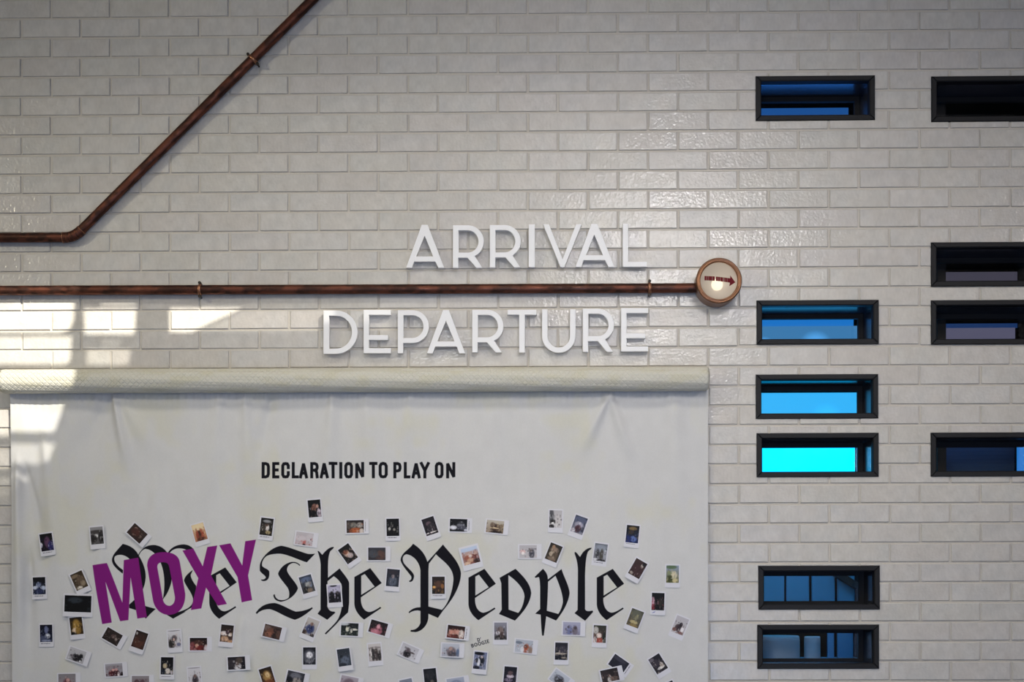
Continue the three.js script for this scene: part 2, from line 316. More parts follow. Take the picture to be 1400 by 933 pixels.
// ------------------------------------------------------------------ the dark room behind the windows, with backlit panels and surfaces whose light is painted as glow
{
  const zf = -0.18, zb = -1.15, p0 = at(930, 30, zb), p1 = at(1490, 1000, zb), W = p1.x - p0.x, H = p0.y - p1.y, cx = (p0.x + p1.x) / 2, cy = (p0.y + p1.y) / 2, dz = zf - zb, cz = (zf + zb) / 2;
  room('wall_alcove', mergeGeometries([box(W + 0.1, H + 0.1, 0.04, cx, cy, zb - 0.02), box(0.04, H, dz, p0.x - 0.02, cy, cz), box(0.04, H, dz, p1.x + 0.02, cy, cz), box(W, 0.04, dz, cx, p0.y + 0.02, cz), box(W, 0.04, dz, cx, p1.y - 0.02, cz), box(0.03, H, dz, at(1236, 466, cz).x, cy, cz)]), blackMat);  // the middle partition is added to keep blue light off the right windows
  const hot = (spots, base) => {                                    // bright spots painted into the glow of a panel
    const [c, x] = canvas(256, 64); x.fillStyle = `rgb(${base},${base},${base})`; x.fillRect(0, 0, 256, 64);
    for (const [sx, sy, r] of spots) { const q = x.createRadialGradient(sx, sy, 1, sx, sy, r); q.addColorStop(0, 'rgba(255,255,255,0.9)'); q.addColorStop(0.5, 'rgba(255,255,255,0.6)'); q.addColorStop(1, 'rgba(255,255,255,0)'); x.fillStyle = q; x.fillRect(0, 0, 256, 64); }
    return tex(c, false);
  };
  function glowPanel(label, x0, y0, x1, y1, z, color, map, light) {
    const a = at(x0, y0, z), b = at(x1, y1, z), w = b.x - a.x, h = a.y - b.y;
    const t = thing('glow_panel', label, 'light panel', V3((a.x + b.x) / 2, b.y, z), undefined);
    mesh('panel_case', box(w, h, 0.03, 0, h / 2, -0.018), blackMat, t);
    mesh('diffuser', new THREE.PlaneGeometry(w, h).translate(0, h / 2, 0), std({ color: lin(0.02, 0.02, 0.02), emissive: lin(...color), emissiveMap: map ?? null, roughness: 0.5 }), t);
    if (light) areaLight('panel_glow', lin(...light), 1, w * 0.96, h * 0.9, [(a.x + b.x) / 2, (a.y + b.y) / 2, z + 0.01], [(a.x + b.x) / 2, (a.y + b.y) / 2, z + 1]);
    return t;
  }
  glowPanel('bright cyan backlit panel filling the fourth window of the left column', 945, 612, 1169, 662, -1.0, [0, 1.05, 2.2]);
  glowPanel('narrow azure backlit panel beside the bright cyan one in the fourth left window', 1171, 600, 1195, 662, -1.03, [0.08, 0.4, 0.85]);
  glowPanel('azure backlit panel seen through the third window of the left column', 945, 538, 1190, 590, -1.02, [0.045, 0.6, 1.25], hot([[193, 40, 24], [112, 60, 14]], 200));
  glowPanel('pale blue backlit panel with a bright spot in the second left window', 945, 447, 1190, 500, -1.02, [0.11, 0.48, 1.05], hot([[178, 30, 24], [104, 30, 14]], 100));
  glowPanel('deep blue wall strip with painted glow above the pale panel in the second left window', 945, 424, 1167, 446.5, -1.03, [0.012, 0.17, 0.56]);  // lit wall band, its light put into the emission
  glowPanel('dim blue strip with painted glow along the bottom of the topmost left window', 945, 149, 1160, 190, -1.0, [0.012, 0.075, 0.27]);  // a surface lit blue, the light on it painted as glow
  glowPanel('dim mauve shelf front with painted glow low in the second window of the right column', 1256, 372.5, 1391, 400, -1.0, [0.1, 0.095, 0.14], hot([[20, 30, 60]], 130));  // shelf front, no lamp: the light on it is painted as glow
  glowPanel('dim mauve board with painted glow low in the third window of the right column', 1256, 449, 1388, 482, -1.0, [0.085, 0.085, 0.14]);  // board, no lamp: its lit tone is put into the emission
  glowPanel('dark blue strip with painted glow above the mauve panel in the third right window', 1256, 443, 1391, 448.6, -1.01, [0.008, 0.03, 0.11]);  // band above that board, likewise given painted glow
  glowPanel('upright bright blue light panel at the frame edge of the lowest right window', 1390, 600, 1440, 665, -0.6, [0.015, 0.17, 0.55]);
  // boards behind the fifth window of the left column
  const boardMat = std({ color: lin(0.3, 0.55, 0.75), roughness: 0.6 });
  [[1034, 1072], [1074.6, 1106], [1109.4, 1141], [1144.6, 1168]].forEach(([x0, x1], i) => {
    const a = at(x0, 778, -0.9), b = at(x1, 850, -0.9);
    const m = mesh('wall_board', box(b.x - a.x, a.y - b.y, 0.018, 0, (a.y - b.y) / 2, 0, 0.003), boardMat); m.position.set((a.x + b.x) / 2, b.y, -0.9); scene.add(m);
    m.userData = { label: `blue-lit upright board behind the fifth left window, ${['first', 'second', 'third', 'fourth'][i]} from its left end`, category: 'board', group: 'upright boards behind the fifth left window' };
  });
  const q = at(1157, 793, -0.8); const beam = mesh('slanting_bar', box(0.11, 0.028, 0.03, 0, 0, 0, 0.004), std({ color: lin(0.03, 0.02, 0.02), roughness: 0.6 })); beam.position.copy(q); beam.rotation.z = -0.55; scene.add(beam);
  beam.userData = { label: 'dark slanting bar across the upper right corner of the fifth left window', category: 'bar' };
  // canisters on a shelf behind the lowest window of the left column
  const sa = at(1020, 901.5, -0.55), sb = at(1180, 901.5, -0.55);
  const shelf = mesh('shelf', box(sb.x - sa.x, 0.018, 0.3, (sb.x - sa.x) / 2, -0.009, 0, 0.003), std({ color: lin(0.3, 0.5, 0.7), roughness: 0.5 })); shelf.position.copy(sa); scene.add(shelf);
  shelf.userData = { label: 'thin blue-lit shelf under the canisters in the lowest left window', category: 'shelf' };
  const tin = std({ color: lin(0.62, 0.64, 0.68), roughness: 0.55 });
  for (const [x0, x1, y, label] of [[1034, 1093, 869.5, 'wide pale canister on the shelf in the lowest left window'], [1099.5, 1121.5, 870.5, 'narrow pale canister on the shelf in the lowest left window']]) {
    const a = at(x0, y, -0.5), b = at(x1, 901, -0.5), r = (b.x - a.x) / 2, h = a.y - sa.y;
    const m = mesh('canister', new THREE.LatheGeometry([[0, 0], [r * 0.96, 0], [r, 0.004], [r, h * 0.82], [r * 1.0, h * 0.84], [r * 0.98, h * 0.85], [r * 0.99, h * 0.87], [r * 0.98, h - 0.004], [r * 0.93, h], [0, h]].map((p) => new THREE.Vector2(...p)), 32), tin); m.position.set((a.x + b.x) / 2, sa.y, -0.5); scene.add(m);
    m.userData = { label, category: 'canister', group: 'canisters in the lowest left window' };
  }
  for (const [x0, x1, label] of [[1131, 1140, 'narrow blue-lit upright board right of the canisters'], [1144.5, 1166, 'wider blue-lit upright board at the right of the lowest left window']]) {
    const a = at(x0, 863, -0.62), b = at(x1, 902, -0.62), h = a.y - sa.y;
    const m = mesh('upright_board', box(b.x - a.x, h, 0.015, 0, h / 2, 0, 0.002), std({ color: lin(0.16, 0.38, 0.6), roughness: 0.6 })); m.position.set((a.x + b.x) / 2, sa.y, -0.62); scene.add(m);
    m.userData = { label, category: 'board', group: 'boards in the lowest left window' };
  }
  // slatted blind in the lowest right window
  const ba = at(1262, 612, -0.5), bb = at(1387, 660, -0.5), blind = thing('slatted_blind', 'dark navy blind of thin horizontal slats in the lowest right window', 'blind', V3((ba.x + bb.x) / 2, bb.y, -0.5));
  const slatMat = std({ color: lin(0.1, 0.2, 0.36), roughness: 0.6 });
  for (let i = 0; i < 9; i++) { const m = mesh('slat', box(bb.x - ba.x, 0.0145, 0.003, 0, 0, 0), slatMat, blind); m.position.y = 0.008 + i * (ba.y - bb.y - 0.01) / 8.5; m.rotation.x = 0.25; }
  // hidden LED strips, added to light the boards, shelf and reveals
  const strip = (label, x, y, z, w, color, power, tx, ty, tz) => {
    const p = at(x, y, z), t = thing('added_led_strip', label, 'added light strip', p); t.lookAt(tx, ty, tz);
    mesh('channel', box(w, 0.02, 0.012, 0, 0, -0.008), blackMat, t);
    mesh('diffuser', box(w * 0.98, 0.012, 0.003, 0, 0, 0), std({ color: 0x101010, emissive: lin(...color), emissiveIntensity: 0.7 }), t);
    const l = new THREE.RectAreaLight(lin(...color), power, w * 0.98, 0.012); l.position.copy(p).add(V3(tx - p.x, ty - p.y, tz - p.z).normalize().multiplyScalar(0.004)); l.lookAt(tx, ty, tz); scene.add(l);
  };
  const T1 = at(1100, 810, -0.9), T2 = at(1100, 906, -0.12), T3 = at(1320, 635, -0.5);
  strip('added blue light strip hidden behind the bricks above the fifth left window', 1110, 722, -0.3, 0.4, [0.1, 0.5, 1], 62, T1.x, T1.y, T1.z);
  strip('added blue light strip hidden behind the bricks above the lowest left window', 1110, 845, -0.25, 0.35, [0.2, 0.5, 1], 30, T2.x, T2.y, T2.z);
  strip('added blue light strip hidden behind the bricks above the lowest right window', 1330, 560, -0.3, 0.3, [0.12, 0.4, 1], 5, T3.x, T3.y, T3.z);
  const T4 = at(1117, 418, -0.05), T5 = at(1117, 112, -0.05), T6 = at(1117, 519, -0.05);
  strip('added blue light strip hidden behind the bricks under the second left window', 1110, 490, -0.26, 0.4, [0.03, 0.34, 1], 22, T4.x, T4.y, T4.z);
  strip('added blue light strip hidden behind the bricks under the topmost left window', 1100, 185, -0.26, 0.36, [0.03, 0.25, 1], 7, T5.x, T5.y, T5.z);
}

// ------------------------------------------------------------------ pipes
function pipeClip(parent, pos, along, r) {                          // saddle ring with two screw ears, on the pipe at pos
  const c = new THREE.Group();
  const g = mesh('pipe_clip', new THREE.TorusGeometry(r + 0.0012, 0.0026, 8, 28).rotateY(Math.PI / 2).scale(2.2, 1, 1), copperBright, parent);
  const q = new THREE.Quaternion().setFromUnitVectors(V3(1, 0, 0), along); g.position.copy(pos); g.quaternion.copy(q);
  for (const s of [-1, 1]) {
    const e = mesh('screw_ear', mergeGeometries([new THREE.CylinderGeometry(0.0052, 0.0052, 0.009, 12).rotateX(Math.PI / 2).translate(0, s * (r + 0.0065), 0.004), new THREE.CylinderGeometry(0.003, 0.003, 0.0225, 8).rotateX(Math.PI / 2).translate(0, s * (r + 0.0065), -0.0105), box(0.007, 0.012, 0.006, 0, s * (r + 0.002), 0)]), darkSteel, g);
    void e;
  }
  void c;
}
const PIPE_Z = 0.024, PIPE_R = 0.0162;
function tubeBetween(a, b, r, open = true) {
  const d = b.clone().sub(a), g = new THREE.CylinderGeometry(r, r, d.length(), 28, 1, false).rotateX(Math.PI / 2); void open;
  const q = new THREE.Quaternion().setFromUnitVectors(V3(0, 0, 1), d.normalize()); g.applyQuaternion(q);
  const m = a.clone().add(b).multiplyScalar(0.5); return g.translate(m.x, m.y, m.z);
}
{
  const a = at(-150, 398, PIPE_Z), b = at(954, 394.1, PIPE_Z), t = thing('copper_pipe', 'straight aged copper pipe running level between the two words to the round lamp', 'pipe', a);
  const O = a.clone().negate(), dir = b.clone().sub(a).normalize();
  const g = tubeBetween(a, b, PIPE_R).translate(O.x, O.y, O.z), uv = g.attributes.uv; for (let i = 0; i < uv.count; i++) uv.setXY(i, uv.getY(i) * 2.6, uv.getX(i));
  mesh('pipe_run', g, copper, t);
  for (const px of [273.5, 888]) pipeClip(t, at(px, 398 - 3.9 * (px + 150) / 1096, PIPE_Z).add(O), dir, PIPE_R);
}
{
  const a = at(-150, 325.6, PIPE_Z), e = at(101, 325, PIPE_Z), b = at(487, -60, PIPE_Z), t = thing('copper_pipe', 'bent aged copper pipe rising diagonally across the upper left bricks', 'pipe', a), O = a.clone().negate();
  const d1 = a.clone().sub(e).normalize(), d2 = b.clone().sub(e).normalize();
  const u = (g, k) => { const uv = g.attributes.uv; for (let i = 0; i < uv.count; i++) uv.setXY(i, uv.getY(i) * k + 0.37, uv.getX(i)); return g; };
  mesh('pipe_run', u(tubeBetween(a, e.clone().addScaledVector(d1, 0.02), PIPE_R), 0.8).translate(O.x, O.y, O.z), copper, t);
  mesh('pipe_run', u(tubeBetween(e.clone().addScaledVector(d2, 0.02), b, PIPE_R), 1.4).translate(O.x, O.y, O.z), copper, t);
  const curve = new THREE.QuadraticBezierCurve3(e.clone().addScaledVector(d1, 0.034), e, e.clone().addScaledVector(d2, 0.034));
  const el = mesh('elbow_fitting', new THREE.TubeGeometry(curve, 18, PIPE_R + 0.0016, 24).translate(O.x, O.y, O.z), copper, t);
  for (const d of [d1, d2]) { const p = e.clone().addScaledVector(d, 0.036); const r = mesh('collar', new THREE.TorusGeometry(PIPE_R + 0.0008, 0.0017, 8, 28), copperBright, el); r.position.copy(p).add(O); r.quaternion.setFromUnitVectors(V3(0, 0, 1), d); }
  pipeClip(t, at(346, 81.5, PIPE_Z).add(O), d2, PIPE_R);
}

// ------------------------------------------------------------------ round lamp at the pipe's end
{
  const zf = 0.086, c = at(983.2, 383.6, zf), R = 31.3 * MM * (DIST - zf) / DIST;
  const t = thing('arrow_lamp', 'round copper wall lamp with a red arrow on its frosted glass', 'lamp', V3(c.x, c.y, 0));
  const lathe = (pts, n = 64) => new THREE.LatheGeometry(pts.map((p) => new THREE.Vector2(...p)), n).rotateX(Math.PI / 2);
  const copperCase = std({ color: lin(0.23, 0.112, 0.062), metalness: 0.85, roughness: 0.36 });
  mesh('housing', lathe([[R * 0.5, 0.002], [R * 0.96, 0.002], [R * 0.97, 0.012], [R * 0.965, zf - 0.02], [R * 0.99, zf - 0.016], [R * 0.95, zf - 0.014]]), copperCase, t);
  mesh('rim', lathe([[R * 0.94, zf - 0.02], [R, zf - 0.016], [R, zf - 0.004], [R * 0.97, zf], [R * 0.93, zf + 0.001], [R * 0.91, zf - 0.0025], [R * 0.885, zf + 0.0005], [R * 0.84, zf + 0.001], [R * 0.81, zf - 0.003], [R * 0.8, zf - 0.012]]), copperCase, t);
  mesh('reflector', lathe([[0, 0.02], [R * 0.6, 0.024], [R * 0.8, 0.045], [R * 0.84, zf - 0.014]]), std({ color: lin(0.5, 0.48, 0.48), roughness: 0.7 }), t);
  mesh('lens', new THREE.SphereGeometry(R * 6, 48, 10, 0, Math.PI * 2, 0, 0.1345).rotateX(Math.PI / 2).translate(0, 0, zf - 0.001 - R * 6), phys({ color: lin(0.56, 0.545, 0.56), transmission: 1, thickness: 0, roughness: 0.74, ior: 1.5 }), t);
  const bulb = mesh('bulb', new THREE.SphereGeometry(0.0195, 24, 16).translate(-0.002, -0.006, 0.05), std({ color: 0xffffff, emissive: lin(1, 0.87, 0.58), emissiveIntensity: 3.2 }), t); void bulb;
  const pl = new THREE.PointLight(new THREE.Color(1, 0.88, 0.68), 0.0065); pl.position.set(c.x - 0.002, c.y - 0.006, 0.05); pl.shadow.radius = 0.6; pl.castShadow = true; scene.add(pl);
  const red = std({ color: lin(0.12, 0.001, 0.007), roughness: 0.9 });
  const P = (px, py) => { const p = at(px, py, zf + 0.001); return new THREE.Vector2(p.x - c.x, p.y - c.y); };
  const sh = (pts) => new THREE.ExtrudeGeometry(new THREE.Shape(pts.map(([x, y]) => P(x, y))), { depth: 0.001, bevelEnabled: false }).translate(0, 0, zf + 0.0001);
  const arc = (x) => 380.4 + 0.0028 * (x - 960) ** 2 * 0.8, words = [[963.2, 966.2], [966.6, 968.6], [968.9, 973.8], [974.1, 977.2], [978.8, 981.6], [981.8, 984.6], [984.9, 988.7], [989.2, 990.8], [991.1, 994.2], [994.4, 998.6]];
  const blocks = words.map(([x0, x1]) => sh([[x0, arc(x0) - 2.9], [x1, arc(x1) - 2.9], [x1, arc(x1) + 3], [x0, arc(x0) + 3]]));
  mesh('arrow_print', mergeGeometries([...blocks, sh([[998.4, 376.8], [1005.4, 386.2], [997, 391.6], [998, 387.2], [998.4, 383]])]), red, t);
}

// ------------------------------------------------------------------ letters of the two words
const LZ = 0.03, LDEPTH = 0.018;
function letterShape(kind, m) {                                     // outlines in picture pixels: returns [outer commands, ...holes]
  const [x0, x1, y0, y1] = m, s = 7.5, S = (d) => d;
  const poly = (pts) => ({ pts });
  if (kind === 'A') {
    const cx = m[4] ?? (x0 + x1) / 2, yb = m[5] ?? y1 - 12, h = y1 - y0, ax = 4.1, k = (cx - ax - x0) / h, foot = 8;
    const iyA = y0 + 14.5, left = (y) => cx - ax + 0 - k * (y - y0) , inL = (y) => left(y) + foot, right = (y) => 2 * cx - left(y), inR = (y) => 2 * cx - inL(y);
    return [poly([[cx - ax, y0], [cx + ax, y0], [x1, y1], [x1 - foot, y1], [inR(yb + 3.4), yb + 3.4], [inL(yb + 3.4), yb + 3.4], [x0 + foot, y1], [x0, y1]]), poly([[cx, iyA], [inR(yb - 3.4), yb - 3.4], [inL(yb - 3.4), yb - 3.4]])];
  }
  if (kind === 'V') return [poly([[x0, y0], [x0 + 7.9, y0], [(x0 + x1) / 2 + 0.3, y1 - 11], [x1 - 7.9, y0], [x1, y0], [(x0 + x1) / 2 + 2.6, y1], [(x0 + x1) / 2 - 2.6, y1]])];
  if (kind === 'I') return [poly([[x0, y0], [x1, y0], [x1, y1], [x0, y1]])];
  if (kind === 'L') return [poly([[x0, y0], [x0 + s, y0], [x0 + s, y1 - 6.9], [x1, y1 - 6.9], [x1, y1], [x0, y1]])];
  if (kind === 'T') { const c = (x0 + x1) / 2; return [poly([[x0, y0], [x1, y0], [x1, y0 + 6.9], [c + 3.9, y0 + 6.9], [c + 3.9, y1], [c - 3.9, y1], [c - 3.9, y0 + 6.9], [x0, y0 + 6.9]])]; }
  if (kind === 'E') { const c = y0 + 37.8; return [poly([[x0, y0], [x1, y0], [x1, y0 + 6.9], [x0 + s, y0 + 6.9], [x0 + s, c - 3.4], [x1 - 3.7, c - 3.4], [x1 - 3.7, c + 3.4], [x0 + s, c + 3.4], [x0 + s, y1 - 6.9], [x1, y1 - 6.9], [x1, y1], [x0, y1]])]; }
  if (kind === 'U') { const c = (x0 + x1) / 2, r = (x1 - x0) / 2, ri = r - 7.6, yc = y1 - r, p = [[x0, y0], [x0 + 7.6, y0]]; for (let i = 0; i <= 20; i++) { const a = Math.PI - Math.PI * i / 20; p.push([c + ri * Math.cos(a), yc + (ri + 0.4) * Math.sin(a)]); } p.push([x1 - 7.6, y0], [x1, y0]); for (let i = 0; i <= 20; i++) { const a = Math.PI * i / 20; p.push([c + r * Math.cos(a), yc + r * Math.sin(a)]); } return [poly(p)]; }
  const bowl = (yb, rx0, thick) => {                                 // D, P, R share a bowl: outline right of the stem
    const r = (yb - y0) / 2, cx = x1 - r * rx0, out = [], inn = [];
    for (let i = 0; i <= 24; i++) { const a = -Math.PI / 2 + Math.PI * i / 24; out.push([cx + r * rx0 * Math.cos(a), y0 + r + r * Math.sin(a)]); inn.push([cx + (r * rx0 - thick) * Math.cos(a), y0 + r + (r - thick * 0.92) * Math.sin(a)]); }
    return [out, inn];
  };
  if (kind === 'D') { const [o, i] = bowl(y1, 1, 7.4); return [poly([[x0, y0], ...o, [x0, y1]]), poly([[x0 + s, i[0][1]], ...i, [x0 + s, i.at(-1)[1]]])]; }
  if (kind === 'P') { const yb = y0 + 45, [o, i] = bowl(yb, 1, 7.2); return [poly([[x0, y0], ...o, [x0 + s, yb], [x0 + s, y1], [x0, y1]]), poly([[x0 + s, i[0][1]], ...i, [x0 + s, i.at(-1)[1]]])]; }
  if (kind === 'R') { const yb = y0 + 44.5, [o, i] = bowl(yb, 1, 7.2), fx = m[4], cut = o.filter(([x, y]) => !(y > yb - 3.2 && x < fx - 8 + (fx - 20 - fx) * 0)); return [poly([[x0, y0], ...cut.filter(([x, y]) => y < yb - 2 || x > x1), [fx - 10.5, yb - 2.6], [fx, y1], [fx - 8.3, y1], [fx - 20.4, yb], [x0 + s, yb], [x0 + s, y1], [x0, y1]]), poly([[x0 + s, i[0][1]], ...i, [x0 + s, i.at(-1)[1]]])]; }
  return S([]);
}
const LETTERS = [
  ['A', [555, 607.4, 307.4, 366.4, 580.6, 354.4], 'slim white raised letter A that begins the word ARRIVAL'],
  ['R', [619.2, 661.6, 308, 366.4, 659.4], 'slim white raised first letter R in the word ARRIVAL'],
  ['R', [669.6, 712, 307.7, 366, 711.4], 'slim white raised second letter R in the word ARRIVAL'],
  ['I', [722.8, 731.2, 306.8, 365.6], 'slim white raised letter I in the middle of ARRIVAL'],
  ['V', [742.5, 795.4, 306.6, 365.5], 'slim white raised letter V in the word ARRIVAL'],
  ['A', [786.6, 840, 306.1, 365.3, 812.6, 352.6], 'slim white raised letter A between V and L in ARRIVAL'],
  ['L', [851.3, 884.4, 305.7, 365], 'slim white raised letter L that ends the word ARRIVAL'],
  ['D', [442.2, 488.9, 424.6, 484], 'slim white raised letter D that begins the word DEPARTURE'],
  ['E', [497, 534.4, 423.8, 483.2], 'slim white raised letter E between D and P in DEPARTURE'],
  ['P', [543.8, 586.4, 424.2, 483.4], 'slim white raised letter P in the word DEPARTURE'],
  ['A', [583.6, 636, 424, 483.4, 609.7, 470.6], 'slim white raised letter A in the word DEPARTURE'],
  ['R', [645.6, 688.3, 423.8, 482.2, 686], 'slim white raised letter R between A and T in DEPARTURE'],
  ['T', [693.9, 733.3, 423.6, 482.4], 'slim white raised letter T in the word DEPARTURE'],
  ['U', [741, 786.9, 423, 482.5], 'slim white raised letter U in the word DEPARTURE'],
  ['R', [796.7, 839.6, 422.2, 481.5, 837.9], 'slim white raised letter R between U and E in DEPARTURE'],
  ['E', [849.2, 886, 421.4, 480.7], 'slim white raised letter E that ends the word DEPARTURE'],
];
for (const [kind, m, label] of LETTERS) {
  const outlines = letterShape(kind, m), c = at((m[0] + m[1]) / 2, m[3], LZ);
  const V2 = ([x, y]) => { const p = at(x, y, LZ); return new THREE.Vector2(p.x - c.x, p.y - c.y); };
  const s = new THREE.Shape(outlines[0].pts.map(V2));
  for (const h of outlines.slice(1)) s.holes.push(new THREE.Path(h.pts.map(V2)));
  const g = new THREE.ExtrudeGeometry(s, { depth: LDEPTH - 0.0012, bevelEnabled: true, bevelThickness: 0.0006, bevelSize: 0.0006, bevelOffset: -0.0006, bevelSegments: 1 }).translate(0, 0, -LDEPTH + 0.0006);
  const t = thing('sign_letter', label, 'letter', c, m[3] < 400 ? 'letters of the word ARRIVAL' : 'letters of the word DEPARTURE');
  mesh('letter_face', g, letterMat, t);
  const pins = kind === 'I' ? [[0, 0.02], [0, 0.125]] : kind === 'T' ? [[0, 0.02], [0, 0.125]] : kind === 'V' ? [[0, 0.014]] : kind === 'A' ? [[-0.053, 0.012], [0.053, 0.012]] : kind === 'U' ? [[0, 0.009]] : [[-(m[1] - m[0]) / 2 * MM + 0.009, 0.02], [-(m[1] - m[0]) / 2 * MM + 0.009, 0.125]];
  for (const [x, y] of pins) mesh('standoff', new THREE.CylinderGeometry(0.003, 0.003, LZ - LDEPTH + 0.001, 10).rotateX(Math.PI / 2).translate(x, y, -LDEPTH - (LZ - LDEPTH) / 2 + 0.0015), darkSteel, t);
}

// ------------------------------------------------------------------ hanging banner: rolled top and printed sheet
const BZ = 0.016, bA = at(14.5, 700, BZ).x, bB = at(968.5, 700, BZ).x, bTop = at(500, 528, BZ).y;
const CW = 2048, CH = 1080, SC = CW / (bB - bA), bBot = bTop - CH / SC;
const CREASES = [                                                   // folds: from, to (picture pixels), height in metres, half width in pixels
  [155, 540, 178, 650, 0.006, 7], [152, 540, 108, 640, -0.004, 16], [160, 540, 225, 640, 0.003, 12], [300, 540, 288, 690, 0.004, 14], [335, 540, 345, 700, 0.0035, 10], [372, 540, 352, 640, -0.003, 10],
  [455, 540, 448, 680, 0.0045, 12], [500, 540, 512, 660, 0.003, 14], [560, 540, 556, 640, 0.003, 12], [833, 540, 786, 632, 0.005, 9], [833, 540, 868, 640, 0.005, 9], [700, 540, 716, 640, 0.002, 16], [920, 540, 930, 700, 0.003, 14],
  [34, 640, 58, 760, -0.006, 9], [24, 640, 30, 930, 0.006, 8], [60, 600, 86, 840, 0.004, 12], [40, 760, 36, 933, -0.005, 10], [140, 740, 118, 930, 0.003, 14], [215, 650, 205, 930, 0.0025, 16], [330, 850, 322, 960, 0.003, 10],
  [640, 860, 636, 960, 0.003, 8], [385, 840, 372, 940, 0.0025, 12], [560, 700, 580, 900, 0.002, 20], [700, 560, 690, 760, -0.0025, 22], [886, 700, 896, 900, 0.002, 20], [455, 860, 470, 960, 0.002, 10],
].map(([a, b, c, d, h, w]) => { const p = at(a, b, BZ), q = at(c, d, BZ); return { x: p.x, y: p.y, dx: q.x - p.x, dy: q.y - p.y, h, w: w * MM }; });
function bannerZ(x, y) {
  let z = 0;
  const down = (bTop - y);
  for (const c of CREASES) {
    const L2 = c.dx * c.dx + c.dy * c.dy, t = ((x - c.x) * c.dx + (y - c.y) * c.dy) / L2;
    if (t < -0.1 || t > 1.1) continue;
    const k = THREE.MathUtils.smoothstep(t, -0.1, 0.1) * (1 - THREE.MathUtils.smoothstep(t, 0.45, 1.1)), dist = ((x - c.x) * c.dy - (y - c.y) * c.dx) / Math.sqrt(L2);
    z += 2.8 * c.h * k * Math.exp(-((dist / (c.w * (0.5 + 0.9 * Math.max(0, t)))) ** 2));
  }
  z += 0.0016 * Math.sin(x * 31 + 0.6 * Math.sin(x * 11)) * Math.exp(-down * 2) + 0.0022 * (noiseAt(N16, 16, x * 4 + 3, y * 3) - 0.5) + 0.0012 * (noiseAt(N32, 32, x * 11, y * 8) - 0.5);
  z += 0.0018 * Math.sin(x * 2 * Math.PI / (8.5 * MM) + 2 * Math.sin(x * 40)) * Math.exp(-(((down - 0.03) / 0.03) ** 2));        // small gathers under the roll
  return BZ + Math.max(-0.011, z);
}
const B = (px, py) => { const p = at(px, py, BZ); return [(p.x - bA) * SC, (bTop - p.y) * SC]; };
function svgPath(ctx, text, ox, oy, k, holes) {                     // path text in tile coordinates (6.667 per picture pixel) drawn on the banner
  const n = text.match(/[MLCZ]|-?[\d.]+/g); let i = 0, cmd = '';
  const pt = () => B(ox + parseFloat(n[i++]) / k, oy + parseFloat(n[i++]) / k);
  ctx.beginPath();
  while (i < n.length) {
    if (/[MLCZ]/.test(n[i])) cmd = n[i++];
    if (cmd === 'Z') { ctx.closePath(); continue; }
    if (cmd === 'M') { ctx.moveTo(...pt()); cmd = 'L'; } else if (cmd === 'L') ctx.lineTo(...pt()); else if (cmd === 'C') ctx.bezierCurveTo(...pt(), ...pt(), ...pt());
  }
  ctx.fill('evenodd'); void holes;
}
const BLACK = '#121219', PURPLE = '#7a1a72', TK = 6.6667;
const [bannerCanvas, bx] = canvas(CW, CH);
